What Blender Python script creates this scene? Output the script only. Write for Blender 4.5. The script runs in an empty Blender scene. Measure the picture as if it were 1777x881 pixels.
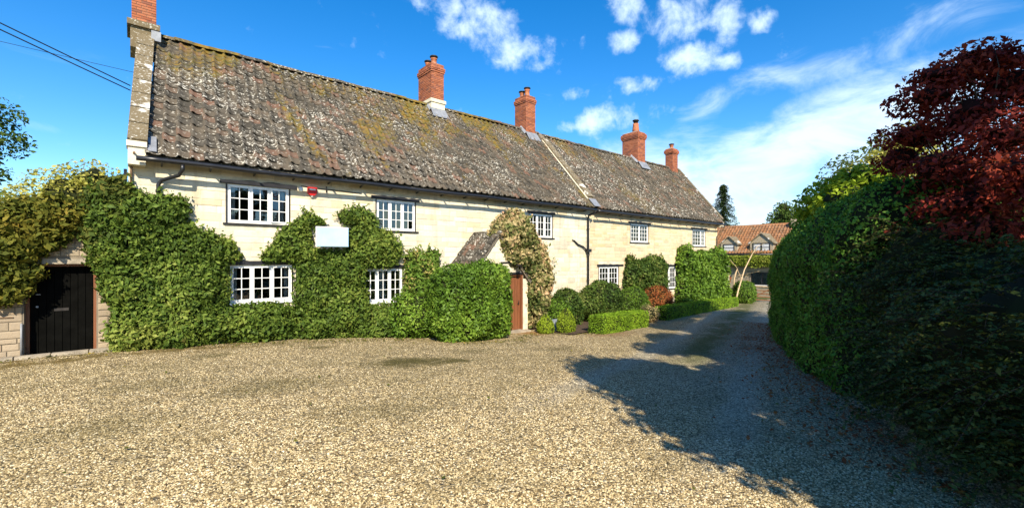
import bpy, bmesh, math, random
import numpy as np
from mathutils import Vector, Matrix, noise

random.seed(7)
rng = np.random.default_rng(11)
scn = bpy.context.scene
COL = scn.collection

# ------------------------------------------------------------------ camera
cam_d = bpy.data.cameras.new("camera")
cam = bpy.data.objects.new("camera", cam_d)
COL.objects.link(cam)
cam_d.sensor_width = 36.0
cam_d.lens = 36.0 * 766 / 1777
cam_d.shift_y = 7.5 / 1777
cam_d.clip_start = 0.05
cam_d.clip_end = 3000
cam.location = (0, 0, 0)
cam.rotation_euler = (math.radians(90), 0, -math.atan2(.6515, .7587))
scn.camera = cam

# ------------------------------------------------------------------ light
SUN_TO = Vector((.50, .866, -0.72)).normalized()      # direction the light travels
elev = math.asin(-SUN_TO.z)
sd = bpy.data.lights.new("sun", 'SUN')
sd.energy = 4.3
sd.angle = math.radians(.5)
sd.color = (1.0, .90, .72)
so = bpy.data.objects.new("sun", sd)
so.rotation_euler = SUN_TO.to_track_quat('-Z', 'Y').to_euler()
so.location = (-20, -30, 30)
COL.objects.link(so)
scn.view_settings.view_transform = 'Standard'
scn.view_settings.look = 'None'
scn.view_settings.exposure = 0.95
scn.view_settings.gamma = 1.0


class NT:
    """tiny node-graph writer"""
    def __init__(s, tree):
        s.t = tree
        for n in list(tree.nodes):
            tree.nodes.remove(n)

    def n(s, typ, **kw):
        nd = s.t.nodes.new(typ)
        for k, v in kw.items():
            setattr(nd, k, v)
        return nd

    def set(s, sock, v):
        if isinstance(v, bpy.types.NodeSocket):
            s.t.links.new(v, sock)
        elif v is not None:
            if sock.type == 'RGBA' and len(v) == 3:
                v = (*v, 1)
            sock.default_value = v

    def math(s, op, a, b=None, c=None, clamp=False):
        nd = s.n('ShaderNodeMath', operation=op, use_clamp=clamp)
        s.set(nd.inputs[0], a)
        if b is not None: s.set(nd.inputs[1], b)
        if c is not None: s.set(nd.inputs[2], c)
        return nd.outputs[0]

    def vec(s, op, a, b=None):
        nd = s.n('ShaderNodeVectorMath', operation=op)
        s.set(nd.inputs[0], a)
        if b is not None: s.set(nd.inputs[1], b)
        return nd.outputs['Value'] if op in ('DOT_PRODUCT', 'LENGTH', 'DISTANCE') else nd.outputs[0]

    def mix(s, f, a, b, blend='MIX'):
        nd = s.n('ShaderNodeMix', data_type='RGBA', blend_type=blend)
        s.set(nd.inputs[0], f); s.set(nd.inputs[6], a); s.set(nd.inputs[7], b)
        return nd.outputs[2]

    def noise(s, vec, scale, detail=3, rough=.5, dist=0):
        nd = s.n('ShaderNodeTexNoise')
        if vec is not None: s.set(nd.inputs['Vector'], vec)
        nd.inputs['Scale'].default_value = scale
        nd.inputs['Detail'].default_value = detail
        nd.inputs['Roughness'].default_value = rough
        nd.inputs['Distortion'].default_value = dist
        return nd.outputs[0]

    def ramp(s, f, stops, interp='LINEAR'):
        nd = s.n('ShaderNodeValToRGB')
        cr = nd.color_ramp
        cr.interpolation = interp
        while len(cr.elements) < len(stops): cr.elements.new(.5)
        for e, (p, c) in zip(cr.elements, stops):
            e.position = p
            e.color = (*c, 1) if len(c) == 3 else c
        s.set(nd.inputs[0], f)
        return nd.outputs[0]

    def step(s, v, a, b):
        nd = s.n('ShaderNodeMapRange', interpolation_type='SMOOTHSTEP')
        s.set(nd.inputs[0], v)
        nd.inputs[1].default_value = a; nd.inputs[2].default_value = b
        return nd.outputs[0]


# ------------------------------------------------------------------ world
w = bpy.data.worlds.new("World")
scn.world = w
w.use_nodes = True
T = NT(w.node_tree)
sky = T.n('ShaderNodeTexSky', sky_type='NISHITA')
sky.sun_disc = False
sky.sun_elevation = elev
sky.sun_rotation = math.atan2(-SUN_TO.x, -SUN_TO.y)
sky.altitude = 100
sky.air_density = 1.0
sky.dust_density = 0.3
sky.ozone_density = 3.0
hs = T.n('ShaderNodeHueSaturation')
hs.inputs['Saturation'].default_value = 1.40
hs.inputs['Hue'].default_value = .503
T.set(hs.inputs['Color'], sky.outputs[0])
tc = T.n('ShaderNodeTexCoord')
D = tc.outputs['Generated']


def dirv(az, el):
    az, el = math.radians(az), math.radians(el)
    return Vector((math.sin(az) * math.cos(el), math.cos(az) * math.cos(el), math.sin(el)))


n1 = T.noise(D, 9, 6, .62, .3)
n2 = T.noise(D, 26, 5, .6, .2)
nn = T.math('ADD', T.math('MULTIPLY', n1, .55), T.math('MULTIPLY', n2, .45))


def blob(az, el, ra, re, rot=0, power=1.0):
    c = dirv(az, el)
    a = Vector((math.cos(math.radians(az)), -math.sin(math.radians(az)), 0))
    b = a.cross(c) * -1
    b = c.cross(a)
    if b.z < 0: b = -b
    r = math.radians(rot)
    a, b = a * math.cos(r) + b * math.sin(r), b * math.cos(r) - a * math.sin(r)
    d = T.vec('SUBTRACT', D, tuple(c))
    x = T.math('DIVIDE', T.vec('DOT_PRODUCT', d, tuple(a)), math.radians(ra))
    y = T.math('DIVIDE', T.vec('DOT_PRODUCT', d, tuple(b)), math.radians(re))
    z = T.math('DIVIDE', T.vec('DOT_PRODUCT', d, tuple(c)), .5)
    q = T.math('ADD', T.math('ADD', T.math('MULTIPLY', x, x), T.math('MULTIPLY', y, y)), T.math('MULTIPLY', z, z))
    return T.math('MULTIPLY', T.math('SUBTRACT', 1.0, q, clamp=True), power)


def cover(blobs):
    s_ = blobs[0]
    for b_ in blobs[1:]:
        s_ = T.math('MAXIMUM', s_, b_)
    return s_


puffs = cover([blob(35.5, 28.2, 9, 4.6, -14, .9), blob(40.5, 25.2, 6, 3.4, 0, .9),
               blob(61.5, 26.5, 4.6, 4.2, 20, 1.0), blob(62.5, 23.0, 4.6, 2.6, 0, 1.1), blob(66.6, 25.8, 2.6, 3.4, 0, 1.0),
               blob(55.0, 25.4, 2.6, 1.9, 0, 1.0), blob(55.5, 28.8, 3.6, 2.6, -40, .9), blob(70, 25.2, 2, 1.8, 0, .85), blob(70, 28.2, 2.6, 1.8, 0, .85),
               blob(57.3, 20.6, 5.2, 1.8, 8, .85), blob(51.6, 16.8, 3.6, 2.4, 0, .9), blob(56, 17.4, 6, 2.4, 0, .75),
               blob(49, 20.2, 2.0, 1.1, 0, .7), blob(66, 21.8, 4, 1.5, 0, .7), blob(47.5, 16.5, 1.8, 1.2, 0, .7),
               # the same field of small clouds goes on beyond the frame
               blob(100, 35, 10, 6, 0, .9), blob(140, 28, 14, 5, 0, .9), blob(-60, 38, 14, 7, 0, .9), blob(-120, 30, 16, 6, 0, .9),
               blob(60, 60, 16, 10, 0, .9), blob(200, 45, 16, 9, 0, .9)])
pm = T.step(T.math('ADD', T.math('MULTIPLY', puffs, .34), T.math('MULTIPLY', nn, 1.25)), .74, 1.10)
# thin streaked high cloud
mp = T.n('ShaderNodeMapping')
mp.inputs['Rotation'].default_value = (0, math.radians(-8), math.radians(-30))
mp.inputs['Scale'].default_value = (1.2, 3.0, 7)
T.set(mp.inputs[0], D)
n3 = T.noise(mp.outputs[0], 2.2, 8, .62, .5)
veil = cover([blob(77, 13.2, 20, 5.6, 12, 1.08), blob(66, 8.5, 17, 6.8, 4, 1.0), blob(72, 4.5, 18, 5.5, 0, .9), blob(69, 18.5, 15, 2.6, 17, .55),
              blob(60, 12, 12, 6, 0, .65), blob(88, 9, 16, 8, 0, .9), blob(80, 20, 14, 3, 14, .45), blob(-6.5, 11.5, 4, .8, -8, .5), blob(-3, 9, 4, 1.2, -8, .4),
              blob(-80, 12, 25, 6, 0, .8), blob(150, 14, 30, 6, 0, .8), blob(220, 12, 30, 6, 0, .7), blob(-130, 16, 24, 6, 0, .6)])
vm = T.math('MULTIPLY', T.step(T.math('ADD', T.math('MULTIPLY', veil, .55), T.math('MULTIPLY', n3, 1.0)), .62, 1.18), .92)
cm = T.math('MAXIMUM', T.math('MULTIPLY', pm, .9), vm)
skyc = T.mix(cm, hs.outputs[0], (4.6, 5.6, 6.6))
bg = T.n('ShaderNodeBackground')
T.set(bg.inputs[0], skyc)
bg.inputs[1].default_value = .118
wo = T.n('ShaderNodeOutputWorld')
T.t.links.new(bg.outputs[0], wo.inputs[0])


# ------------------------------------------------------------------ materials
def new_mat(name):
    m = bpy.data.materials.new(name)
    m.use_nodes = True
    return m, NT(m.node_tree)


def finish(T, color, rough=.8, bump=None, bstr=.3, bdist=.01, spec=.3, metal=0., extra=None, normal_src=None):
    b = T.n('ShaderNodeBsdfPrincipled')
    T.set(b.inputs['Base Color'], color)
    T.set(b.inputs['Roughness'], rough)
    b.inputs['Specular IOR Level'].default_value = spec
    b.inputs['Metallic'].default_value = metal
    if bump is not None:
        bm_ = T.n('ShaderNodeBump')
        bm_.inputs['Strength'].default_value = bstr
        bm_.inputs['Distance'].default_value = bdist
        T.set(bm_.inputs['Height'], bump)
        T.t.links.new(bm_.outputs[0], b.inputs['Normal'])
    o = T.n('ShaderNodeOutputMaterial')
    T.t.links.new(b.outputs[0], o.inputs[0])
    return b, o


def rnd_of(T, kind):
    if kind == 'obj':
        return T.n('ShaderNodeObjectInfo').outputs['Random']
    a = T.n('ShaderNodeAttribute', attribute_name='rnd')
    return a.outputs['Fac']


def pos(T):
    return T.n('ShaderNodeNewGeometry').outputs['Position']


def simple(name, col, rough=.6, nscale=8, var=.25, bump=.2, bdist=.005, spec=.3, metal=0.):
    m, T = new_mat(name)
    p = pos(T)
    n = T.noise(p, nscale, 5, .6)
    n2 = T.noise(p, nscale * 9, 3, .6)
    dark = tuple(c * (1 - var) for c in col); lite = tuple(min(1, c * (1 + var)) for c in col)
    c = T.mix(T.step(n, .3, .7), dark, lite)
    finish(T, c, rough, n2, bump, bdist, spec, metal)
    return m


def stone_mat(name, kind, warm):
    m, T = new_mat(name)
    p = pos(T)
    r = rnd_of(T, kind)
    base = T.ramp(r, [(0, tuple(c * .80 for c in warm)), (.35, warm), (.7, tuple(min(1, c * 1.12) for c in warm)),
                      (1, (warm[0] * .92, warm[1] * .84, warm[2] * .72))])
    n = T.noise(p, 2.2, 5, .65)
    n2 = T.noise(p, 30, 4, .65)
    c = T.mix(T.math('MULTIPLY', T.step(n, .52, .75), .45), base, (.42, .34, .22))
    c = T.mix(T.math('MULTIPLY', T.step(n2, .55, .8), .35), c, (.24, .20, .14))
    ms_ = T.n('ShaderNodeMapping'); ms_.inputs['Scale'].default_value = (2.6, 2.6, .3); T.set(ms_.inputs[0], p)
    c = T.mix(T.math('MULTIPLY', T.step(T.noise(ms_.outputs[0], 1.5, 5, .65), .5, .72), .45), c, (.34, .29, .20))
    finish(T, c, .92, n2, .5, .012, .15)
    return m


M = {}
CREAM = (.66, .60, .465)
WARM = (.64, .52, .345)
M['stone'] = stone_mat('limestone', 'obj', CREAM)
M['stone_s'] = stone_mat('limestone_far', 'att', CREAM)
M['stone_w'] = stone_mat('warm_limestone', 'obj', WARM)
M['stone_ws'] = stone_mat('warm_limestone_far', 'att', WARM)
M['stone_g'] = stone_mat('grey_limestone', 'obj', (.34, .27, .19))
M['stone_gs'] = stone_mat('grey_limestone_far', 'att', (.34, .28, .20))
M['mortar'] = simple('lime_mortar', (.60, .54, .41), .95, 3, .2, .5, .01)
M['mortar_g'] = simple('old_mortar', (.20, .165, .12), .95, 3, .2, .5, .01)
M['render'] = simple('cream_render', (.66, .59, .44), .9, 2.5, .1, .4, .006)
M['timber'] = simple('black_timber', (.018, .018, .022), .55, 6, .3, .4, .006)
M['white'] = simple('white_paint', (.80, .80, .78), .45, 5, .05, .1, .002)
M['gutter'] = simple('black_gutter', (.014, .014, .016), .35, 5, .3, .05, .002, .5)
M['rust'] = simple('brown_pipe', (.14, .085, .045), .6, 8, .3, .2)
M['lead'] = simple('lead_flashing', (.26, .27, .29), .5, 5, .2, .3, .004, .4, .2)
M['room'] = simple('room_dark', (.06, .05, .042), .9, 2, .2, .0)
M['curtain'] = simple('curtain_and_pane_glare', (.55, .55, .55), .9, 6, .1, .2)  # also on the dormer panes, where its paleness stands for reflection
M['doorblack'] = simple('black_door', (.004, .004, .0035), .9, 5, .3, .3, .005, .04)
M['cap'] = simple('dark_cowl', (.03, .026, .024), .5, 9, .3, .2)
M['pot'] = simple('terracotta', (.40, .145, .07), .8, 9, .3, .3)
M['cement'] = simple('flaunching', (.34, .31, .27), .9, 6, .25, .6)
M['red'] = simple('alarm_red', (.55, .02, .015), .35, 4, .1, 0)
M['sign'] = simple('sign_face', (.40, .64, .84), .4, 1.2, .12, 0)
M['pale_wood'] = simple('pale_wood', (.50, .36, .21), .7, 9, .25, .3)
M['gate'] = simple('gate_wood', (.26, .13, .065), .6, 9, .3, .3)
M['trough'] = simple('grey_stone_trough', (.22, .25, .28), .8, 7, .25, .5)
M['bark'] = simple('bark', (.075, .055, .038), .95, 9, .4, .8, .02)
M['cable'] = simple('cable', (.01, .01, .012), .6, 5, .1, 0)
M['soil'] = simple('bed_soil', (.085, .055, .033), 1, 6, .4, .9, .03)
M['kerb'] = simple('kerb_stone', (.34, .29, .22), .9, 5, .25, .7, .012)

# door of the porch: brown boards
m, T = new_mat('brown_door')
p = pos(T)
mpn = T.n('ShaderNodeMapping'); mpn.inputs['Scale'].default_value = (18, 18, 1.4); T.set(mpn.inputs[0], p)
n = T.noise(mpn.outputs[0], 1.5, 5, .6)
c = T.mix(n, (.10, .035, .015), (.30, .115, .05))
finish(T, c, .5, n, .3, .004, .4)
M['doorbrown'] = m


def brick_mat(name, kind):
    m, T = new_mat(name)
    r = rnd_of(T, kind)
    p = pos(T)
    c = T.ramp(r, [(0, (.24, .08, .045)), (.3, (.36, .12, .06)), (.6, (.42, .155, .08)), (.85, (.31, .11, .07)), (1, (.20, .085, .06))])
    n = T.noise(p, 40, 4, .6)
    c = T.mix(T.math('MULTIPLY', T.step(n, .5, .8), .4), c, (.24, .11, .07))
    n3 = T.noise(p, 2.5, 4, .6)
    c = T.mix(T.math('MULTIPLY', T.step(n3, .55, .75), .35), c, (.16, .10, .07))
    finish(T, c, .9, n, .5, .006, .15)
    return m


M['brick'] = brick_mat('brick_red', 'obj')
M['brick_s'] = brick_mat('brick_red_far', 'att')


def tile_mat(name, kind, orange=False, moss=1.0, lich=1.0):
    m, T = new_mat(name)
    p = pos(T)
    r = rnd_of(T, kind)
    if orange:
        base = T.ramp(r, [(0, (.20, .095, .045)), (.5, (.28, .13, .06)), (.8, (.34, .155, .07)), (1, (.18, .11, .06))])
    else:
        base = T.ramp(r, [(0, (.05, .045, .037)), (.4, (.08, .07, .056)), (.80, (.105, .085, .062)), (.97, (.15, .085, .06)), (1, (.09, .08, .065))])
    # grey-white lichen
    nl = T.noise(p, 5.5, 4, .65)
    nf = T.noise(p, 15, 3, .55)
    nb = T.noise(p, .55, 3, .6)
    l = T.math('ADD', T.math('MULTIPLY', nf, .75), T.math('MULTIPLY', nl, .25))
    l = T.math('ADD', l, T.math('MULTIPLY', T.math('SUBTRACT', nb, .5), .18))
    lm = T.step(l, .575 - .015 * lich, .625)
    c = T.mix(T.math('MULTIPLY', T.step(l, .50, .59), .35), base, (.19, .17, .13))
    c = T.mix(T.math('MULTIPLY', lm, .85 if not orange else .3), c, T.mix(T.step(nb, .4, .6), (.34, .31, .26), (.56, .53, .46)))
    # ochre / olive moss, in drifts, more of it under the ridge
    mp = T.n('ShaderNodeMapping'); mp.inputs['Scale'].default_value = (1, .45, .45); mp.inputs['Rotation'].default_value = (0, 0, .12)
    T.set(mp.inputs[0], p)
    nm = T.noise(mp.outputs[0], .42, 4, .65, .4)
    nm2 = T.noise(p, 6, 4, .7)
    sz = T.n('ShaderNodeSeparateXYZ'); T.set(sz.inputs[0], p)
    hz = T.math('MULTIPLY', T.math('SUBTRACT', sz.outputs[2], 4.6), .016)
    mm = T.math('ADD', T.math('ADD', T.math('MULTIPLY', nm, .68), T.math('MULTIPLY', nm2, .32)), hz)
    mk = T.step(mm, .535, .63)
    mcol = T.mix(T.step(nl, .35, .65), (.24, .145, .022), (.10, .095, .022))
    c = T.mix(T.math('MULTIPLY', mk, .85 * moss), c, mcol)
    finish(T, c, .95, T.math('ADD', nf, T.math('MULTIPLY', nm2, .6)), .7, .015, .1)
    return m


M['tile'] = tile_mat('pantile', 'obj')
M['tile_s'] = tile_mat('pantile_far', 'att')
M['tile_w'] = tile_mat('wing_pantile', 'obj', moss=.5, lich=.6)
M['tile_ws'] = tile_mat('wing_pantile_far', 'att', moss=.5, lich=.6)
M['tile_o'] = tile_mat('orange_pantile', 'obj', True, .5)
M['tile_os'] = tile_mat('orange_pantile_far', 'att', True, .5)
m, T = new_mat('coping_stone')
p = pos(T)
n = T.noise(p, 5, 5, .65); n2 = T.noise(p, 18, 4, .6)
c = T.mix(n, (.125, .10, .06), (.21, .165, .10))
c = T.mix(T.step(n2, .56, .66), c, (.50, .48, .42))
c = T.mix(T.step(T.noise(p, 1.6, 3, .6), .58, .66), c, (.66, .63, .56))
finish(T, c, .95, n2, .6, .012, .1)
M['coping'] = m

# glass
m, T = new_mat('window_glass')
tr = T.n('ShaderNodeBsdfTransparent'); tr.inputs[0].default_value = (.82, .86, .86, 1)
gl = T.n('ShaderNodeBsdfGlossy'); gl.inputs['Roughness'].default_value = .03
bmp = T.n('ShaderNodeBump'); bmp.inputs['Strength'].default_value = .15; bmp.inputs['Distance'].default_value = .01
T.set(bmp.inputs['Height'], T.noise(pos(T), 3.5, 2, .5)); T.t.links.new(bmp.outputs[0], gl.inputs['Normal'])
fr = T.n('ShaderNodeFresnel'); fr.inputs[0].default_value = 1.5
mx = T.n('ShaderNodeMixShader')
T.set(mx.inputs[0], T.math('ADD', fr.outputs[0], .05, clamp=True))
T.t.links.new(tr.outputs[0], mx.inputs[1]); T.t.links.new(gl.outputs[0], mx.inputs[2])
o = T.n('ShaderNodeOutputMaterial'); T.t.links.new(mx.outputs[0], o.inputs[0])
M['glass'] = m


def leaf_mat(name, stops, rough=.5, trans=.25, patch=None):
    m, T = new_mat(name)
    r = rnd_of(T, 'att')
    p = pos(T)
    n = T.noise(p, 1.1, 3, .6)
    f = T.math('ADD', T.math('MULTIPLY', r, .72), T.math('MULTIPLY', T.step(n, .3, .7), .28))
    stops = [(a_, (b_[0] * 1.28, b_[1] * 1.05, b_[2] * .8)) for a_, b_ in stops]
    c = T.ramp(f, stops)
    if patch:
        c = T.mix(T.math('MULTIPLY', T.step(T.noise(p, patch[1], 4, .6), patch[2], patch[2] + .1), patch[3]), c, patch[0])
    b = T.n('ShaderNodeBsdfPrincipled')
    T.set(b.inputs['Base Color'], c)
    b.inputs['Roughness'].default_value = min(.9, rough + .15)
    b.inputs['Specular IOR Level'].default_value = .18
    tl = T.n('ShaderNodeBsdfTranslucent')
    T.set(tl.inputs[0], T.mix(.5, c, (1, 1, .3), 'MULTIPLY'))
    mx = T.n('ShaderNodeMixShader'); mx.inputs[0].default_value = trans
    T.t.links.new(b.outputs[0], mx.inputs[1]); T.t.links.new(tl.outputs[0], mx.inputs[2])
    o = T.n('ShaderNodeOutputMaterial'); T.t.links.new(mx.outputs[0], o.inputs[0])
    return m


def g4(a, b, c, d):
    return [(0, a), (.35, b), (.7, c), (1, d)]


L = {}
L['ivy'] = leaf_mat('climber_leaf', g4((.022, .05, .010), (.060, .125, .022), (.13, .22, .045), (.24, .32, .09)), .45, .25, ((.22, .13, .04), 3.0, .66, .5))
L['gold'] = leaf_mat('golden_leaf', g4((.025, .045, .008), (.07, .10, .016), (.14, .155, .026), (.24, .20, .045)), .6, .25)
L['corner'] = leaf_mat('dark_vine_leaf', g4((.02, .045, .012), (.045, .085, .018), (.10, .13, .03), (.17, .17, .04)), .6, .25)
L['laurel'] = leaf_mat('glossy_leaf', g4((.03, .08, .012), (.065, .15, .02), (.12, .25, .035), (.22, .36, .07)), .35, .25)
L['pink'] = leaf_mat('mixed_leaf', g4((.04, .10, .015), (.08, .18, .03), (.14, .24, .05), (.42, .32, .18)), .45, .25)
L['rose'] = leaf_mat('cream_pink_leaf', g4((.03, .07, .02), (.12, .16, .06), (.42, .40, .26), (.50, .33, .27)), .6, .25)
L['box'] = leaf_mat('box_leaf', g4((.08, .17, .018), (.14, .29, .025), (.21, .40, .035), (.30, .50, .06)), .5, .3)
L['lime'] = leaf_mat('lime_leaf', g4((.08, .15, .012), (.15, .26, .018), (.22, .36, .03), (.30, .46, .05)), .5, .3)
L['shrub'] = leaf_mat('shrub_leaf', g4((.015, .045, .012), (.04, .09, .02), (.08, .15, .03), (.24, .28, .12)), .45, .25)
L['rust'] = leaf_mat('rust_leaf', g4((.10, .035, .015), (.20, .07, .03), (.28, .12, .05), (.16, .16, .04)), .6, .25)
L['yew'] = leaf_mat('hedge_leaf', g4((.028, .09, .014), (.060, .19, .025), (.11, .28, .04), (.18, .36, .07)), .45, .2)
L['coton'] = leaf_mat('cotoneaster_leaf', g4((.014, .030, .009), (.030, .060, .016), (.06, .10, .025), (.13, .14, .04)), .5, .12)
L['maple'] = leaf_mat('copper_leaf', g4((.05, .009, .013), (.13, .020, .022), (.22, .040, .03), (.36, .085, .05)), .5, .3)
L['pale'] = leaf_mat('pale_leaf', g4((.16, .21, .05), (.28, .34, .09), (.38, .43, .14), (.46, .50, .2)), .6, .35)
L['tree'] = leaf_mat('tree_leaf', g4((.02, .05, .012), (.04, .09, .02), (.07, .14, .03), (.12, .2, .05)), .5, .3)
L['conifer'] = leaf_mat('conifer_needle', g4((.01, .03, .014), (.02, .05, .022), (.035, .075, .03), (.06, .10, .04)), .6, .15)
L['vine'] = leaf_mat('wisteria_leaf', g4((.06, .12, .02), (.14, .22, .03), (.22, .32, .05), (.36, .42, .12)), .6, .3)
L['core'] = leaf_mat('shade_dark_core', g4((.006, .010, .004), (.009, .014, .005), (.012, .019, .006), (.016, .024, .008)), .8, .0)  # near-black hull colour: the shade between leaves is painted in
L['corered'] = leaf_mat('shade_dark_copper_core', g4((.010, .004, .004), (.016, .005, .005), (.02, .007, .006), (.03, .008, .008)), .8, .0)  # same painted shade, reddish, for the hull inside the copper crown


# ------------------------------------------------------------------ object helpers
def tag(o, label=None, cat=None, group=None, kind=None):
    if label: o['label'] = label
    if cat: o['category'] = cat
    if group: o['group'] = group
    if kind: o['kind'] = kind
    return o


def empty(name, loc=(0, 0, 0), rz=0):
    o = bpy.data.objects.new(name, None)
    o.empty_display_size = .3
    o.location = loc
    o.rotation_euler = (0, 0, rz)
    COL.objects.link(o)
    return o


def link_mesh(name, me, parent=None):
    """geometry is written in world coordinates; a child keeps them whatever its parent's place"""
    o = bpy.data.objects.new(name, me)
    COL.objects.link(o)
    if parent is not None:
        o.parent = parent
        o.matrix_parent_inverse = world_inv(parent)
    return o


def world_mat(o):
    m = Matrix.LocRotScale(o.location, o.rotation_euler, o.scale)
    if o.parent is not None:
        m = world_mat(o.parent) @ o.matrix_parent_inverse @ m
    return m


def world_inv(o):
    return world_mat(o).inverted()


def fast_mesh(name, V, Fq, mat, parent=None, rnd=None, smooth=False):
    """V (n,3) array, Fq (m,3|4) array"""
    V = np.asarray(V, dtype=np.float32); Fq = np.asarray(Fq, dtype=np.int32)
    me = bpy.data.meshes.new(name)
    k = Fq.shape[1]
    me.vertices.add(len(V)); me.vertices.foreach_set('co', V.ravel())
    me.loops.add(Fq.size); me.loops.foreach_set('vertex_index', Fq.ravel())
    me.polygons.add(len(Fq))
    me.polygons.foreach_set('loop_start', np.arange(0, Fq.size, k, dtype=np.int32))
    me.polygons.foreach_set('loop_total', np.full(len(Fq), k, dtype=np.int32))
    if smooth:
        me.polygons.foreach_set('use_smooth', np.ones(len(Fq), dtype=bool))
    me.update(calc_edges=True)
    if rnd is not None:
        a = me.attributes.new('rnd', 'FLOAT', 'FACE')
        a.data.foreach_set('value', np.asarray(rnd, dtype=np.float32))
    me.materials.append(mat)
    return link_mesh(name, me, parent)


class MB:
    """collects boxes, prisms and tubes into one mesh"""
    def __init__(s): s.v = []; s.f = []; s.r = []; s.sm = []

    def add(s, vs, fs, r=.5, smooth=False):
        b = len(s.v)
        s.v += [tuple(v) for v in vs]
        for f in fs:
            s.f.append(tuple(i + b for i in f)); s.r.append(r); s.sm.append(smooth)
        return s

    def box(s, x0, x1, y0, y1, z0, z1, r=.5):
        vs = [(x0, y0, z0), (x1, y0, z0), (x1, y1, z0), (x0, y1, z0), (x0, y0, z1), (x1, y0, z1), (x1, y1, z1), (x0, y1, z1)]
        return s.add(vs, [(0, 3, 2, 1), (4, 5, 6, 7), (0, 1, 5, 4), (1, 2, 6, 5), (2, 3, 7, 6), (3, 0, 4, 7)], r)

    def obox(s, M4, hx, hy, hz, r=.5, ch=0.0):
        if ch <= 0:
            vs = [M4 @ Vector((a * hx, b * hy, c * hz)) for c in (-1, 1) for a, b in ((-1, -1), (1, -1), (1, 1), (-1, 1))]
            return s.add(vs, [(0, 3, 2, 1), (4, 5, 6, 7), (0, 1, 5, 4), (1, 2, 6, 5), (2, 3, 7, 6), (3, 0, 4, 7)], r)
        vs, fs = chamfer_box(hx, hy, hz, ch)
        return s.add([M4 @ Vector(v) for v in vs], fs, r)

    def bar(s, a, b, wdt, hgt, r=.5, up=Vector((0, 0, 1))):
        a, b = Vector(a), Vector(b)
        d = (b - a); ln = d.length; d.normalize()
        if abs(d.dot(up)) > .98: up = Vector((0, 1, 0))
        sx = d.cross(up).normalized(); uz = sx.cross(d).normalized()
        M4 = Matrix((( d.x, sx.x, uz.x, (a.x + b.x) / 2), (d.y, sx.y, uz.y, (a.y + b.y) / 2), (d.z, sx.z, uz.z, (a.z + b.z) / 2), (0, 0, 0, 1)))
        return s.obox(M4, ln / 2, wdt / 2, hgt / 2, r)

    def tube(s, pts, rad, n=8, r=.5, caps=True):
        pts = [Vector(p_) for p_ in pts]
        rads = rad if isinstance(rad, (list, tuple)) else [rad] * len(pts)
        vs = []; prev = None
        for i, p_ in enumerate(pts):
            d = (pts[min(i + 1, len(pts) - 1)] - pts[max(i - 1, 0)]).normalized()
            up = Vector((0, 0, 1)) if abs(d.z) < .9 else Vector((0, 1, 0))
            a = d.cross(up).normalized() if prev is None else (prev - d * prev.dot(d)).normalized()
            prev = a
            b = d.cross(a).normalized()
            for k in range(n):
                t = 2 * math.pi * k / n
                vs.append(p_ + (a * math.cos(t) + b * math.sin(t)) * rads[i])
        fs = []
        for i in range(len(pts) - 1):
            for k in range(n):
                k2 = (k + 1) % n
                fs.append((i * n + k, i * n + k2, (i + 1) * n + k2, (i + 1) * n + k))
        s.add(vs, fs, r, True)
        if caps:
            b0 = len(s.v) - len(vs)
            s.f.append(tuple(b0 + k for k in range(n))[::-1]); s.r.append(r); s.sm.append(False)
            e0 = b0 + (len(pts) - 1) * n
            s.f.append(tuple(e0 + k for k in range(n))); s.r.append(r); s.sm.append(False)
        return s

    def lathe(s, c, prof, n=14, r=.5):
        vs = []
        for (rr, z) in prof:
            for k in range(n):
                t = 2 * math.pi * k / n
                vs.append((c[0] + rr * math.cos(t), c[1] + rr * math.sin(t), c[2] + z))
        fs = [(i * n + k, i * n + (k + 1) % n, (i + 1) * n + (k + 1) % n, (i + 1) * n + k) for i in range(len(prof) - 1) for k in range(n)]
        s.add(vs, fs, r, True)
        b0 = len(s.v) - len(vs)
        s.f.append(tuple(b0 + k for k in range(n))[::-1]); s.r.append(r); s.sm.append(False)
        e0 = b0 + (len(prof) - 1) * n
        s.f.append(tuple(e0 + k for k in range(n))); s.r.append(r); s.sm.append(False)
        return s

    def build(s, name, mat, parent=None):
        me = bpy.data.meshes.new(name)
        me.from_pydata(s.v, [], s.f)
        a = me.attributes.new('rnd', 'FLOAT', 'FACE'); a.data.foreach_set('value', s.r)
        me.polygons.foreach_set('use_smooth', s.sm)
        me.update()
        me.materials.append(mat)
        return link_mesh(name, me, parent)


def chamfer_box(hx, hy, hz, c):
    """box whose -Y face is chamfered all round (a dressed stone or a brick)"""
    cx_, cz_ = min(c, hx * .4), min(c, hz * .4)
    vs = [(-hx, hy, -hz), (hx, hy, -hz), (hx, hy, hz), (-hx, hy, hz),
          (-hx, -hy + c, -hz), (hx, -hy + c, -hz), (hx, -hy + c, hz), (-hx, -hy + c, hz),
          (-hx + cx_, -hy, -hz + cz_), (hx - cx_, -hy, -hz + cz_), (hx - cx_, -hy, hz - cz_), (-hx + cx_, -hy, hz - cz_)]
    fs = [(0, 3, 2, 1), (0, 1, 5, 4), (1, 2, 6, 5), (2, 3, 7, 6), (3, 0, 4, 7), (4, 5, 9, 8), (5, 6, 10, 9), (6, 7, 11, 10), (7, 4, 8, 11), (8, 9, 10, 11)]
    return vs, fs


def raw_mesh(name, vs, fs, mat, smooth=False):
    me = bpy.data.meshes.new(name)
    me.from_pydata([tuple(v) for v in vs], [], fs)
    if smooth: me.polygons.foreach_set('use_smooth', [True] * len(fs))
    me.materials.append(mat)
    return me


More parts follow.
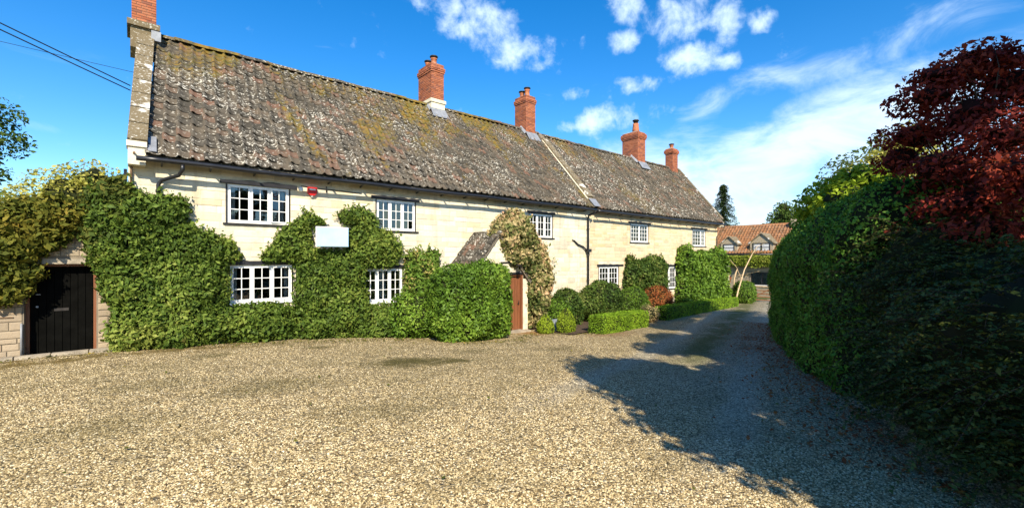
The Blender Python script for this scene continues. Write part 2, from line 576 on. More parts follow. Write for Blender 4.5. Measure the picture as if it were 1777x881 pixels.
def piece(name, me, M4, parent):
    """one piece sharing mesh data; M4 is its place in the world"""
    o = bpy.data.objects.new(name, me)
    COL.objects.link(o)
    o.parent = parent
    o.matrix_parent_inverse = world_inv(parent)
    l_, r_, s_ = M4.decompose()
    o.location = l_; o.rotation_euler = r_.to_euler(); o.scale = s_
    return o


# ------------------------------------------------------------------ ground form
XS = [-400, -5, 0, 3, 6, 10, 16, 25, 35, 60, 400]
HS = [0, 0, .02, .15, .40, .62, .80, 1.03, 1.25, 1.5, 1.8]
_xx = np.linspace(-400, 400, 8001)
_hh = np.interp(_xx, XS, HS)
_k = np.hanning(31); _k /= _k.sum()
_hh = np.convolve(np.pad(_hh, 15, mode='edge'), _k, 'valid')


def G(x, y):
    return -1.65 - np.interp(x, _xx, _hh) - .025 * np.clip(y, -5, 40)


def sheet(name, xs, ys, zoff, mat, mask=None, bump=0.0, parent=None):
    X, Y = np.meshgrid(xs, ys)
    Z = G(X, Y) + zoff
    if bump:
        Z = Z + np.array([[noise.noise(Vector((a * .9, b * .9, 0))) * bump + noise.noise(Vector((a * 3.1, b * 3.1, 4))) * bump * .4 for a, b in zip(ra, rb)] for ra, rb in zip(X, Y)])
    nx, ny = len(xs), len(ys)
    V = np.stack([X, Y, Z], -1).reshape(-1, 3)
    i = np.arange(nx * ny).reshape(ny, nx)
    F_ = np.stack([i[:-1, :-1], i[:-1, 1:], i[1:, 1:], i[1:, :-1]], -1).reshape(-1, 4)
    if mask is not None:
        c = V[F_].mean(1)
        F_ = F_[mask(c[:, 0], c[:, 1])]
    return fast_mesh(name, V, F_, mat, parent, smooth=True)


def inpoly(px, py, poly):
    px = np.asarray(px); py = np.asarray(py)
    r = np.zeros(px.shape, bool)
    n = len(poly)
    j = n - 1
    for i in range(n):
        xi, yi = poly[i]; xj, yj = poly[j]
        if yi != yj:
            c = ((yi > py) != (yj > py)) & (px < (xj - xi) * (py - yi) / (yj - yi) + xi)
            r ^= c
        j = i
    return r


# grass-coloured land all round
m, T = new_mat('meadow')
p = pos(T)
c = T.mix(T.noise(p, .5, 4, .6), (.045, .075, .02), (.09, .12, .035))
finish(T, c, .95, T.noise(p, 25, 3, .6), .6, .04, .1)
M['meadow'] = m
gx = np.concatenate([np.linspace(-600, -40, 15), np.linspace(-36, 70, 54), np.linspace(80, 700, 16)])
gy = np.concatenate([np.linspace(-600, -40, 15), np.linspace(-36, 60, 49), np.linspace(70, 700, 16)])
tag(sheet('ground', gx, gy, -.05, M['meadow']), kind='structure')

def gravel_tint(T, p, c, q):
    """how the colour of the stone changes over the yard: worn tracks, moss, trodden dirt; q picks the single stone"""
    nb = T.noise(p, .35, 5, .62)
    fine = T.noise(p, 9, 4, .7)
    c = T.mix(T.math('MULTIPLY', T.step(nb, .42, .64), .55), c, T.mix(.45, c, (.17, .135, .055)))
    c = T.mix(T.math('MULTIPLY', T.step(T.noise(p, 1.1, 6, .7), .48, .68), .5), c, T.mix(q, (.11, .085, .035), (.28, .22, .11)))
    sx = T.n('ShaderNodeSeparateXYZ'); T.set(sx.inputs[0], p)
    vX, vY = sx.outputs[0], sx.outputs[1]
    trk = T.math('SUBTRACT', vY, T.math('MULTIPLY', vX, .33))     # distance across the drive
    gm = T.math('MULTIPLY', T.math('MULTIPLY', T.step(vX, 3.0, 11.0), T.step(trk, 4.0, 1.0)), .6)
    c = T.mix(gm, c, T.mix(q, (.10, .09, .065), (.46, .425, .33)))
    for tk_ in (.95, 3.4):
        tw_ = T.math('ABSOLUTE', T.math('SUBTRACT', T.math('ADD', trk, T.math('MULTIPLY', nb, .8)), tk_))
        c = T.mix(T.math('MULTIPLY', T.math('MULTIPLY', T.step(tw_, .42, .1), T.step(vX, 2.5, 7)), .45), c, T.mix(q, (.24, .21, .15), (.58, .53, .42)))
    mo = T.noise(p, 1.3, 5, .65)
    strip = T.math('ABSOLUTE', T.math('SUBTRACT', trk, 1.9))
    ms = T.math('MULTIPLY', T.math('MULTIPLY', T.step(strip, .75, .15), T.step(vX, 7, 12)), T.step(mo, .33, .55))
    c = T.mix(T.math('MULTIPLY', ms, .88), c, T.mix(q, (.05, .06, .012), (.13, .14, .035)))
    wl = T.math('MULTIPLY', T.step(T.math('ADD', vY, T.math('MULTIPLY', mo, 2.4)), 12.5, 13.2), T.step(vX, 4.0, 1.4))
    wl = T.math('MULTIPLY', wl, T.step(T.noise(p, 2.6, 5, .7), .40, .58))
    c = T.mix(T.math('MULTIPLY', wl, .85), c, T.mix(fine, (.15, .075, .02), (.13, .115, .03)))

    def spot(c, cx_, cy_, r_, k_=.8, col=(.085, .07, .02), sq=1.6):
        d = T.vec('LENGTH', T.vec('MULTIPLY', T.vec('SUBTRACT', p, (cx_, cy_, 0)), (1 / sq, 1, 0)))
        f = T.math('MULTIPLY', T.step(T.math('ADD', d, T.math('MULTIPLY', T.noise(p, 3.5, 5, .7), r_ * 1.6)), r_ * 1.9, r_ * .9), k_)
        f = T.math('MULTIPLY', f, T.step(fine, .12, .45))
        return T.mix(f, c, col)
    for a_ in ((4.2, 8.2, .75, 1.0), (5.1, 7.9, .5, 1.0), (3.3, 10.9, .35, .7), (1.2, 10.9, .4, .6), (1.6, 7.4, .8, .5), (.2, 8.5, .7, .4), (2.4, 5.3, .8, .35), (-.3, 6.5, .7, .35), (6.5, 8.9, .5, .4), (8.6, 8.1, .6, .5),
               (15.2, 5.9, .5, .6, (.19, .08, .03)), (13, 5.0, .6, .55, (.16, .075, .03)), (10.3, 11.0, .7, .8, (.30, .15, .05), 1), (12.4, 9.2, .9, .6, (.22, .12, .05))):
        c = spot(c, *a_)
    return c


# gravel
m, T = new_mat('gravel')
p = pos(T)
vo = T.n('ShaderNodeTexVoronoi', feature='F1'); vo.inputs['Scale'].default_value = 38; T.set(vo.inputs['Vector'], p)
vo2 = T.n('ShaderNodeTexVoronoi', feature='F1'); vo2.inputs['Scale'].default_value = 16; T.set(vo2.inputs['Vector'], p)
sp = T.n('ShaderNodeSeparateColor'); T.set(sp.inputs[0], vo.outputs['Color'])
sp2 = T.n('ShaderNodeSeparateColor'); T.set(sp2.inputs[0], vo2.outputs['Color'])
st = T.ramp(sp.outputs[0], [(0, (.09, .06, .027)), (.3, (.24, .17, .078)), (.6, (.45, .34, .165)), (.85, (.64, .50, .275)), (1, (.80, .67, .43))])
gap = T.step(vo.outputs['Distance'], .45, .8)
c = T.mix(T.math('MULTIPLY', gap, .75), st, (.05, .036, .02))
c = T.mix(T.math('MULTIPLY', T.step(sp2.outputs[1], .55, .9), .35), c, (.46, .36, .21))
c = gravel_tint(T, p, c, sp.outputs[0])
hb = T.math('SUBTRACT', T.math('MULTIPLY', sp.outputs[1], .6), T.math('MULTIPLY', vo.outputs['Distance'], 1.3))
finish(T, c, .9, hb, 1.0, .016, .2)
M['gravel'] = m
dx = np.arange(-14, 48.1, .2); dy = np.arange(-9, 13.6, .2)
tag(sheet('gravel_driveway', dx, dy, 0, M['gravel'], bump=.022), kind='structure')


def unit_pebbles(n, xr, yr, near, size, keep=None):
    x = rng.uniform(*xr, n); y = rng.uniform(*yr, n)
    d = .6515 * x + .7587 * y
    side = .7587 * x - .6515 * y
    k = (d > 1.9) & (np.abs(side) < d * 1.25) & (rng.random(n) < np.clip((near / np.maximum(d, .1)) ** 2.0, 0, 1))
    if keep is not None: k &= keep(x, y)
    x, y = x[k], y[k]; m_ = len(x)
    z = G(x, y) + np.array([noise.noise(Vector((a * .9, b * .9, 0))) * .022 + noise.noise(Vector((a * 3.1, b * 3.1, 4))) * .0088 for a, b in zip(x, y)])
    s = size * rng.uniform(.55, 1.35, m_)
    base = np.array([(-1, 0, 0), (0, -.75, 0), (1, 0, 0), (0, .75, 0), (-.35, -.25, .75), (.45, -.1, .7), (.05, .4, .6)])
    a = rng.uniform(0, 2 * np.pi, m_)
    B = base[None] * (1 + rng.uniform(-.25, .25, (m_, 7, 3)))
    X_ = (B[..., 0] * np.cos(a)[:, None] - B[..., 1] * np.sin(a)[:, None]) * s[:, None] + x[:, None]
    Y_ = (B[..., 0] * np.sin(a)[:, None] + B[..., 1] * np.cos(a)[:, None]) * s[:, None] + y[:, None]
    Z_ = B[..., 2] * s[:, None] * .8 + z[:, None]
    V = np.stack([X_, Y_, Z_], -1).reshape(-1, 3)
    f = np.array([(0, 1, 4), (1, 5, 4), (1, 2, 5), (2, 6, 5), (2, 3, 6), (3, 0, 6), (0, 4, 6), (4, 5, 6)])
    F_ = (f[None] + (np.arange(m_) * 7)[:, None, None]).reshape(-1, 3)
    R_ = np.repeat(rng.random(m_), 8)
    return V, F_, R_


m, T = new_mat('pebble')
r = rnd_of(T, 'att')
c = T.ramp(r, [(0, (.075, .05, .022)), (.25, (.22, .155, .07)), (.55, (.45, .34, .165)), (.8, (.63, .50, .275)), (.95, (.76, .64, .40)), (1, (.82, .73, .53))])
c = gravel_tint(T, pos(T), c, r)
finish(T, c, .85, None, spec=.25)
M['pebble'] = m
pv, pf, pr = unit_pebbles(1500000, (-3.5, 13), (-1.5, 12.6), 2.9, .0108)
tag(fast_mesh('loose_gravel', pv, pf, M['pebble'], None, pr), kind='stuff')

def litter(name, n, fx, fy, label_mat, size):
    x = fx(n); y = fy(x, n)
    z = G(x, y) + .03
    v, f = leaves(np.stack([x, y, z], -1), np.tile([[0, 0, 1.0]], (n, 1)), size, .6, .35, 0, .3)
    tag(fast_mesh(name, v, f, label_mat, None, rng.random(n)), kind='stuff')


# soil bed between the drive and the house front
bed = [(11.0, 9.7), (14.8, 9.95), (18, 10.7), (30.2, 12.6), (30.2, 13.0), (10.9, 13.0)]
tag(sheet('flower_bed', np.arange(10.8, 30.6, .2), np.arange(9, 13.01, .15), .035, M['soil'], lambda x, y: inpoly(x, y, bed), bump=.05), kind='structure')

# ------------------------------------------------------------------ foliage helpers
UPV = np.array([0, 0, 1.0])


def norm(a): return a / np.maximum(np.linalg.norm(a, axis=-1, keepdims=True), 1e-9)


def leaves(P, N, size, aspect=.5, jitter=.6, down=.3, fold=.25, dirs=None):
    n = len(P)
    N = norm(N + rng.normal(0, jitter, (n, 3)))
    d = rng.normal(0, 1, (n, 3)) if dirs is None else dirs + rng.normal(0, .45, (n, 3))
    d = d - UPV * down
    d = norm(d - N * (d * N).sum(1, keepdims=True))
    c = np.cross(N, d)
    s = (size * (.45 + 1.25 * rng.random(n) ** 1.6))[:, None]
    wv = c * s * aspect * .5
    P0 = P - d * s * .5
    mid = P - d * s * .08
    lift = N * s * fold * .5
    V = np.stack([P0, mid + wv + lift, P + d * s * .5, mid - wv + lift], 1).reshape(-1, 3)
    F_ = np.arange(n * 4).reshape(n, 4)
    return V, F_


def tri_scatter(V, F3, n):
    a, b, c = V[F3[:, 0]], V[F3[:, 1]], V[F3[:, 2]]
    cr = np.cross(b - a, c - a)
    ar = np.linalg.norm(cr, axis=1)
    idx = rng.choice(len(F3), n, p=ar / ar.sum())
    u, v = rng.random(n), rng.random(n)
    k = u + v > 1
    u[k], v[k] = 1 - u[k], 1 - v[k]
    P = a[idx] + (b - a)[idx] * u[:, None] + (c - a)[idx] * v[:, None]
    return P, norm(cr[idx])


def quads_to_tris(F4):
    return np.concatenate([F4[:, [0, 1, 2]], F4[:, [0, 2, 3]]])


def vnoise(P, f, seed=0.0):
    return np.array([noise.fractal(Vector((p_[0] * f + seed, p_[1] * f - seed, p_[2] * f + seed * .5)), .9, 2.0, 3) for p_ in P])


def clothe(parent, V, F3, n, size, mat, aspect=.5, depth=.06, out=.04, jitter=.6, down=.3, name='leaves', keep=None, rshift=0.0):
    P, N = tri_scatter(V, F3, n)
    P = P + N * (rng.uniform(-depth, out, n) + np.abs(rng.normal(0, out * .8, n)))[:, None]
    if keep is not None:
        k = keep(P); P, N = P[k], N[k]
    v, f = leaves(P, N, size, aspect, jitter, down)
    cl = np.array([noise.noise(Vector((a[0] * 2.3, a[1] * 2.3, a[2] * 2.3))) + .8 * noise.noise(Vector((a[0] * .8, a[1] * .8, a[2] * .8 + 5))) for a in P])
    gap_ = np.array([noise.noise(Vector((a[0] * 5.5, a[1] * 5.5, a[2] * 5.5 + 3))) for a in P])
    kk = (gap_ > -.22) | (rng.random(len(P)) < .35)
    r = np.clip(rng.beta(2, 2, len(P)) + cl * .4 + rshift, 0, 1)
    v = v.reshape(-1, 4, 3)[kk].reshape(-1, 3); f = f[:kk.sum()]; r = r[kk]
    o = fast_mesh(name, v, f, mat, parent, r)
    return o


def wall_climber(name, label, cat, poly, ybase, thick, n, size, mat, holes=(), skew=0, seed=0.0, step=.09, edge=.45, density_fn=None, group=None, aspect=.5, root=None, extra=None):
    """a plant grown up a wall: a lumpy hull coloured dark as inner shade, with leaves all over it; poly in wall coordinates (x, z)"""
    xs_ = [p_[0] for p_ in poly]; zs_ = [p_[1] for p_ in poly]
    x = np.arange(min(xs_) - step, max(xs_) + 2 * step, step); z = np.arange(min(zs_) - step, max(zs_) + 2 * step, step)
    X, Z = np.meshgrid(x, z)
    # wobble the outline
    wob = np.array([[noise.noise(Vector((a * 1.7 + seed, b * 1.7, 0))) * .16 + noise.noise(Vector((a * 5 + seed, b * 5, 7))) * .07 for a, b in zip(ra, rb)] for ra, rb in zip(X, Z)])
    wob2 = np.array([[noise.noise(Vector((a * 1.7 + 9, b * 1.7, seed))) * .16 for a, b in zip(ra, rb)] for ra, rb in zip(X, Z)])
    inside = inpoly(X + wob, Z + wob2, poly)
    for (hx0, hx1, hz0, hz1) in holes:
        inside &= ~((X > hx0) & (X < hx1) & (Z > hz0) & (Z < hz1))
    # distance to the edge in metres by erosion
    dist = np.zeros_like(X); cur = inside.copy(); k = 0
    while cur.any() and k < 30:
        dist += cur * step
        c2 = cur.copy(); c2[1:] &= cur[:-1]; c2[:-1] &= cur[1:]; c2[:, 1:] &= cur[:, :-1]; c2[:, :-1] &= cur[:, 1:]
        c2[0] = c2[-1] = False; c2[:, 0] = c2[:, -1] = False
        cur = c2; k += 1
    prof = np.clip(dist / edge, 0, 1) ** .55
    nz = np.array([[noise.fractal(Vector((a * 1.3 + seed, b * 1.6, seed)), .9, 2, 3) for a, b in zip(ra, rb)] for ra, rb in zip(X, Z)])
    th = thick(X, Z) if callable(thick) else thick
    Tk = th * prof * (1 + .38 * nz) + .01
    Y = ybase - Tk
    V = np.stack([X, Y, Z], -1).reshape(-1, 3)
    i = np.arange(V.shape[0]).reshape(X.shape)
    F4 = np.stack([i[:-1, :-1], i[:-1, 1:], i[1:, 1:], i[1:, :-1]], -1).reshape(-1, 4)
    ins = inside.reshape(-1)[F4].all(1)
    F4 = F4[ins]
    # close the mat back to the wall with skirt faces
    base_ = V.copy(); base_[:, 1] = ybase - .005
    e = {}
    for q in F4:
        for a, b in ((0, 1), (1, 2), (2, 3), (3, 0)):
            ky = (q[a], q[b])
            if (ky[1], ky[0]) in e: del e[(ky[1], ky[0])]
            else: e[ky] = 1
    nV = len(V)
    sk = np.array([(a, a + nV, b + nV, b) for a, b in e]) if e else np.zeros((0, 4), int)
    VV = np.concatenate([V, base_])
    # dark hull a bit behind the leaf surface, its colour standing for shade
    core = VV.copy(); core[:nV, 1] += .12 * np.clip(dist.reshape(-1) / .2, 0, 1)
    t = empty(name, (root[0], root[1], float(G(root[0], root[1]))) if root else (float(np.mean(xs_)), ybase, float(G(np.mean(xs_), ybase))))
    tag(t, label, cat, group)
    cf = np.concatenate([F4, sk])
    fast_mesh('stems_or_shade_core', core, cf, L['core'], t, rng.random(len(cf)))  # closed hull, painted dark as the shade deep in the leaves
    F3 = quads_to_tris(cf)
    kp = None
    if density_fn: kp = density_fn
    clothe(t, VV, F3, int(n * .8), size * 1.25, mat, aspect, .12, .05, keep=kp, jitter=.75)
    # stray shoots past the outline
    ed = list(e)
    if ed:
        pts = []
        for _ in range(int(len(ed) * .8)):
            a, b = ed[rng.integers(len(ed))]
            p0 = V[a] * .5 + V[b] * .5
            if any(abs(p0[0] - (h[0] + h[1]) / 2) < (h[1] - h[0]) / 2 + .12 and abs(p0[2] - (h[2] + h[3]) / 2) < (h[3] - h[2]) / 2 + .12 for h in holes): continue
            if p0[2] < -1.6: continue
            d_ = np.array([rng.normal(0, .5), -rng.random() * .3, .35 + rng.random() * .7]); d_ /= np.linalg.norm(d_)
            ln = rng.uniform(.08, .34)
            for s_ in np.arange(0, ln, size * .35):
                pts.append(p0 + d_ * s_ + np.array([0, 0, -.6 * s_ * s_]))
        if pts:
            P = np.array(pts) + rng.normal(0, size * .2, (len(pts), 3))
            N = np.tile(np.array([[0, -1, .4]]), (len(P), 1))
            v, f = leaves(P, N, size, aspect, .7, .1)
            o_ = fast_mesh('shoots', v, f, mat, t, rng.random(len(P))); o_['kind'] = 'stuff'
    return t


def grid_faces(nu, nv, close_u=True):
    fs = []
    for j in range(nv - 1):
        for i in range(nu if close_u else nu - 1):
            i2 = (i + 1) % nu
            fs.append((j * nu + i, j * nu + i2, (j + 1) * nu + i2, (j + 1) * nu + i))
    return np.array(fs)


def blob_surface(c, r, nu=28, nv=16, lump=.12, lf=1.4, seed=0., flat_bottom=True, power=1.0):
    V = []
    for j in range(nv):
        ph = -math.pi / 2 + math.pi * (j + .001) / (nv - 1 + .002)
        for i in range(nu):
            th = 2 * math.pi * i / nu
            cp = abs(math.cos(ph)) ** power; sp_ = math.copysign(abs(math.sin(ph)) ** power, math.sin(ph))
            V.append((c[0] + r[0] * cp * math.cos(th), c[1] + r[1] * cp * math.sin(th), c[2] + r[2] * sp_))
    V = np.array(V)
    N = norm((V - np.array(c)) / np.array(r) ** 2)
    d = vnoise(V, lf, seed)
    V = V + N * (d * lump)[:, None]
    F_ = grid_faces(nu, nv)
    return V, F_


def shrub(name, label, cat, c, r, n, size, mat, lump=.12, lf=1.6, seed=0., group=None, core='core', power=1.0, aspect=.5, depth=.06, out=.04, twigs=0, shrink=.93):
    """a bush: leaf shell over a hull painted dark for inner shade, c is the centre of its foot on the ground"""
    gz = float(G(c[0], c[1]))
    t = empty(name, (c[0], c[1], gz))
    tag(t, label, cat, group)
    cc = (c[0], c[1], gz + r[2] * .92)
    V, F_ = blob_surface(cc, r, lump=lump, lf=lf, seed=seed, power=power)
    V[:, 2] = np.maximum(V[:, 2], gz + .01)
    Vc = np.array(cc) + (V - np.array(cc)) * shrink
    fast_mesh('stems_or_shade_core', Vc, F_, L[core], t, rng.random(len(F_)))  # shrunken hull whose dark colour paints the shade inside the bush
    clothe(t, V, quads_to_tris(F_), n, size, mat, aspect, depth, out)
    if twigs:
        b = MB()
        for k in range(twigs):
            a = rng.uniform(0, 6.28); e_ = rng.uniform(.2, 1.2)
            d_ = Vector((math.cos(a) * math.cos(e_) * r[0], math.sin(a) * math.cos(e_) * r[1], math.sin(e_) * r[2]))
            p0 = Vector(cc) + d_ * .7
            b.tube([p0, p0 + d_ * .3, p0 + d_ * .55 + Vector((0, 0, .05))], [.008, .005, .002], 4)
        b.build('twig_ends', M['bark'], t)
    return t


def hedge_box(name, label, cat, path, width, height, n, size, mat, lump=.02, round_=.08, group=None, seed=0., core='core', aspect=.55, depth=.04, out=.02, step=.12, hfun=None):
    """clipped hedge along a path of (x, y) centre points; rounded box section"""
    pts = [Vector((a, b)) for a, b in path]
    seg = []; s = 0
    dense = []
    for a, b in zip(pts[:-1], pts[1:]):
        k = max(1, int((b - a).length / step))
        for i in range(k): dense.append(a.lerp(b, i / k))
    dense.append(pts[-1])
    prof = []
    w2 = width / 2; R_ = round_
    nS = max(3, int(height / step))
    for i in range(nS): prof.append((-1, i / nS * (1 - R_ / height)))
    for i in range(5):
        a = i / 4 * math.pi / 2
        prof.append((-(1 - R_ / w2) - R_ / w2 * math.cos(a), 1 - R_ / height + R_ / height * math.sin(a)))
    for i in range(1, 6):
        prof.append((-(1 - R_ / w2) + 2 * (1 - R_ / w2) * i / 6, 1.0))
    m_ = [(-a, b) for a, b in prof[:nS + 5]][::-1]
    prof = prof + m_
    V = []
    nP = len(prof)
    L_ = len(dense)
    for i, q in enumerate(dense):
        d = (dense[min(i + 1, L_ - 1)] - dense[max(i - 1, 0)]).normalized()
        nrm = Vector((-d.y, d.x))
        endf = 1.0
        ii = min(i, L_ - 1 - i)
        if ii < 3: endf = (.78, .93, .985)[ii]
        for (u, h) in prof:
            x = q.x + nrm.x * u * w2 * endf; y = q.y + nrm.y * u * w2 * endf
            hh = height * (hfun(i / (L_ - 1)) if hfun else 1)
            V.append((x, y, float(G(x, y)) + h * hh * (1 if ii > 1 else (.95, .99)[ii])))
    V = np.array(V)
    F_ = []
    for i in range(L_ - 1):
        for k in range(nP - 1):
            F_.append((i * nP + k, i * nP + k + 1, (i + 1) * nP + k + 1, (i + 1) * nP + k))
    # end caps as strips
    for base_, flip in ((0, True), ((L_ - 1) * nP, False)):
        for k in range(nP // 2):
            a, b, c_, d_ = base_ + k, base_ + k + 1, base_ + nP - 2 - k, base_ + nP - 1 - k
            if b >= c_: break
            F_.append((a, b, c_, d_) if not flip else (d_, c_, b, a))
    F_ = np.array(F_)
    # smooth normals
    F3 = quads_to_tris(F_)
    fn = np.cross(V[F3[:, 1]] - V[F3[:, 0]], V[F3[:, 2]] - V[F3[:, 0]])
    # make them point outwards
    cen = np.array([[q.x, q.y] for q in dense]).mean(0)
    VN = np.zeros_like(V)
    for k in range(3): np.add.at(VN, F3[:, k], fn)
    VN = norm(VN)
    # test with one side vertex
    tst = nS // 2 + (L_ // 2) * nP
    q = dense[L_ // 2]
    if np.dot(VN[tst][:2], V[tst][:2] - np.array([q.x, q.y])) < 0:
        VN = -VN; F_ = F_[:, ::-1]; F3 = quads_to_tris(F_)
    V = V + VN * (vnoise(V, 1.3, seed) * lump + vnoise(V, 4.0, seed + 3) * lump * .4)[:, None]
    t = empty(name, (pts[0].x, pts[0].y, float(G(pts[0].x, pts[0].y))))
    tag(t, label, cat, group)
    fast_mesh('stems_or_shade_core', V - VN * .035, F_, L[core], t, rng.random(len(F_)))  # hull under the hedge leaves, shade put into its dark colour
    clothe(t, V, F3, n, size, mat, aspect, depth, out)
    return t


def limb_pts(a, b, bend=.15, k=5):
    a, b = Vector(a), Vector(b)
    o = Vector((rng.normal(), rng.normal(), rng.normal() * .5)) * (b - a).length * bend
    return [a.lerp(b, t / (k - 1)) + o * math.sin(math.pi * t / (k - 1)) for t in range(k)]


def tree(name, label, cat, foot, trunk_h, trunk_r, clumps, n, size, mat, core='core', group=None, coref=.55, layered=False, aspect=.55, bark='bark', jitter=.8):
    """clumps: list of (x, y, z, rx, ry, rz) in world coordinates"""
    gz = float(G(foot[0], foot[1]))
    t = empty(name, (foot[0], foot[1], gz))
    tag(t, label, cat, group)
    b = MB()
    top = Vector((foot[0] + rng.normal() * .1, foot[1] + rng.normal() * .1, gz + trunk_h))
    b.tube(limb_pts((foot[0], foot[1], gz - .1), top, .04, 6), [trunk_r * 1.35, trunk_r, trunk_r * .9, trunk_r * .8, trunk_r * .7, trunk_r * .6], 10)
    for cl in clumps:
        lb = limb_pts(top - Vector((0, 0, rng.random() * trunk_h * .3)), (cl[0], cl[1], cl[2]), .07, 6)
        b.tube(lb, [trunk_r * .5, trunk_r * .38, trunk_r * .28, trunk_r * .2, trunk_r * .14, trunk_r * .07], 6)
        for k in range(3):
            d_ = Vector((rng.normal() * cl[3], rng.normal() * cl[4], rng.normal() * cl[5])) * .32
            b.tube(limb_pts(lb[3], Vector(cl[:3]) + d_, .1, 4), [trunk_r * .2, trunk_r * .13, trunk_r * .08, trunk_r * .03], 5)
    b.build('trunk', M[bark], t)
    vol = np.array([c_[3] * c_[4] + c_[3] * c_[5] + c_[4] * c_[5] for c_ in clumps])
    idx = rng.choice(len(clumps), n, p=vol / vol.sum())
    C = np.array(clumps)[idx]
    d = norm(rng.normal(0, 1, (n, 3)))
    rad = (rng.random(n) ** .45)
    P = C[:, :3] + d * C[:, 3:] * rad[:, None]
    # sub-clumping: pull the leaves together into sprays so that gaps open
    nz = vnoise(P, 1.1 / size ** .35, 2.0)
    k = nz > -.18
    P, d = P[k], d[k]
    P[:, 2] -= .04
    N = d * .6 + UPV * .7
    v, f = leaves(P, N, size, aspect, jitter, .25)
    r = np.clip(rng.beta(2, 2, len(P)) + .3 * nz[k] + .12 * d[:, 2], 0, 1)
    fast_mesh('crown', v, f, mat, t, r)
    if coref > 0:
        vs, fs, off = [], [], 0
        for c_ in clumps:
            V, F_ = blob_surface(c_[:3], (c_[3] * coref, c_[4] * coref, c_[5] * coref), 12, 8, .25 * c_[3], 1.2 / c_[3], c_[0])
            vs.append(V); fs.append(F_ + off); off += len(V)
        fs = np.concatenate(fs)
        fast_mesh('crown_shade_core', np.concatenate(vs), fs, L[core], t, rng.random(len(fs)))  # hulls inside the clumps, coloured dark for shade within the crown
    return t


# ------------------------------------------------------------------ buildings
WALLY = 13.0
EAVE_Y, EAVE_Z = 12.62, 2.27
RIDGE_Y, RIDGE_Z = 17.0, 6.60

# the two ranges share a roof plane; the gables are a little out of square
GL = lambda y: .20 + .075 * (y - 12.6)        # left verge
GM = lambda y: 15.72 + .15 * (y - 12.6)       # party parapet, left edge
GW = lambda y: 16.02 + .15 * (y - 12.6)       # party parapet, right edge
GR = lambda y: 28.75 + .50 * (y - 12.6)       # right verge


def roofz(y): return EAVE_Z + (RIDGE_Z - EAVE_Z) * (y - EAVE_Y) / (RIDGE_Y - EAVE_Y)


def pantile_profile(w=1.0, h=1.0):
    """unit pantile: x across 0..1, y up the slope 0..1, z out; S-shaped with a front edge"""
    xs = [0, .12, .27, .42, .62, .84, 1.06]
    zs = [.10, .62, .52, .06, -.06, -.06, .12]
    V = []
    for y, dz in ((0, .17), (1.15, -.04)):
        for x_, z_ in zip(xs, zs): V.append((x_, y, z_ + dz))
    for x_, z_ in zip(xs, zs): V.append((x_, 0.0, z_ + .17 - .16))
    n = len(xs)
    F_ = [(i, i + 1, n + i + 1, n + i) for i in range(n - 1)] + [(2 * n + i, 2 * n + i + 1, i + 1, i) for i in range(n - 1)]
    return V, F_


PV, PF = pantile_profile()


def tiled_roof(parent, P00, P10, P01, P11, nc, nr, m_obj, m_stuff, singles=300, rowgap=.0, zscale=.36):
    """lay pantiles between four corners: P00 eave start, P10 eave end, P01 ridge start, P11 ridge end"""
    P00, P10, P01, P11 = map(Vector, (P00, P10, P01, P11))
    me = raw_mesh('tile', PV, PF, m_obj, smooth=False)
    me.polygons.foreach_set('use_smooth', [True] * 6 + [False] * 6)
    mb = MB()
    cells = []
    for j in range(nr):
        for i in range(nc):
            s0, s1 = i / nc, (i + 1) / nc
            t0, t1 = j / nr, (j + 1) / nr
            a = P00.lerp(P10, s0).lerp(P01.lerp(P11, s0), t0)
            b = P00.lerp(P10, s1).lerp(P01.lerp(P11, s1), t0)
            c_ = P00.lerp(P10, s0).lerp(P01.lerp(P11, s0), t1)
            ex = b - a; ey = c_ - a
            nz_ = ex.cross(ey).normalized()
            sag = noise.noise(Vector((a.x * .35, a.z * .5, 1))) * .05
            cells.append((a.length, a + nz_ * (.03 + sag + rng.normal() * .006), ex, ey, nz_))
    order = sorted(range(len(cells)), key=lambda k: cells[k][0])
    pick = set(order[:singles])
    for k, (dist_, a, ex, ey, nz_) in enumerate(cells):
        jx = rng.normal() * .008; jr = rng.normal() * .012
        exn = ex.copy(); eyn = ey + ex * jr
        h = ex.length * zscale * (1 + rng.normal() * .08)
        mx = ex.normalized(); my = (ey - mx * ey.dot(mx)).normalized()
        M4 = Matrix.Translation(a + mx * jx) @ Matrix(((exn.x, eyn.x, nz_.x * h * 1.0, 0), (exn.y, eyn.y, nz_.y * h, 0), (exn.z, eyn.z, nz_.z * h, 0), (0, 0, 0, 1)))
        if k in pick:
            # drop the shear so that the object keeps clean location / rotation / scale
            my2 = eyn
            M5 = Matrix.Translation(a + mx * jx) @ Matrix(((mx.x, my.x, nz_.x, 0), (mx.y, my.y, nz_.y, 0), (mx.z, my.z, nz_.z, 0), (0, 0, 0, 1))) @ Matrix.Rotation(jr, 4, 'Z') @ Matrix.Diagonal((ex.length, ey.length, h, 1))
            piece('tile', me, M5, parent)
        else:
            mb.add([M4 @ Vector(v) for v in PV], PF, float(rng.random()), True)
    if mb.f:
        o = mb.build('distant_tiles', m_stuff, parent)
        o['kind'] = 'stuff'


def prism(mb, quad, thick, r=.5):
    """slab: quad of 4 points, thickened along its normal downwards"""
    q = [Vector(p_) for p_ in quad]
    n = (q[1] - q[0]).cross(q[3] - q[0]).normalized()
    mb.add([*q, *[p_ - n * thick for p_ in q]], [(0, 1, 2, 3), (7, 6, 5, 4), (0, 4, 5, 1), (1, 5, 6, 2), (2, 6, 7, 3), (3, 7, 4, 0)], r)


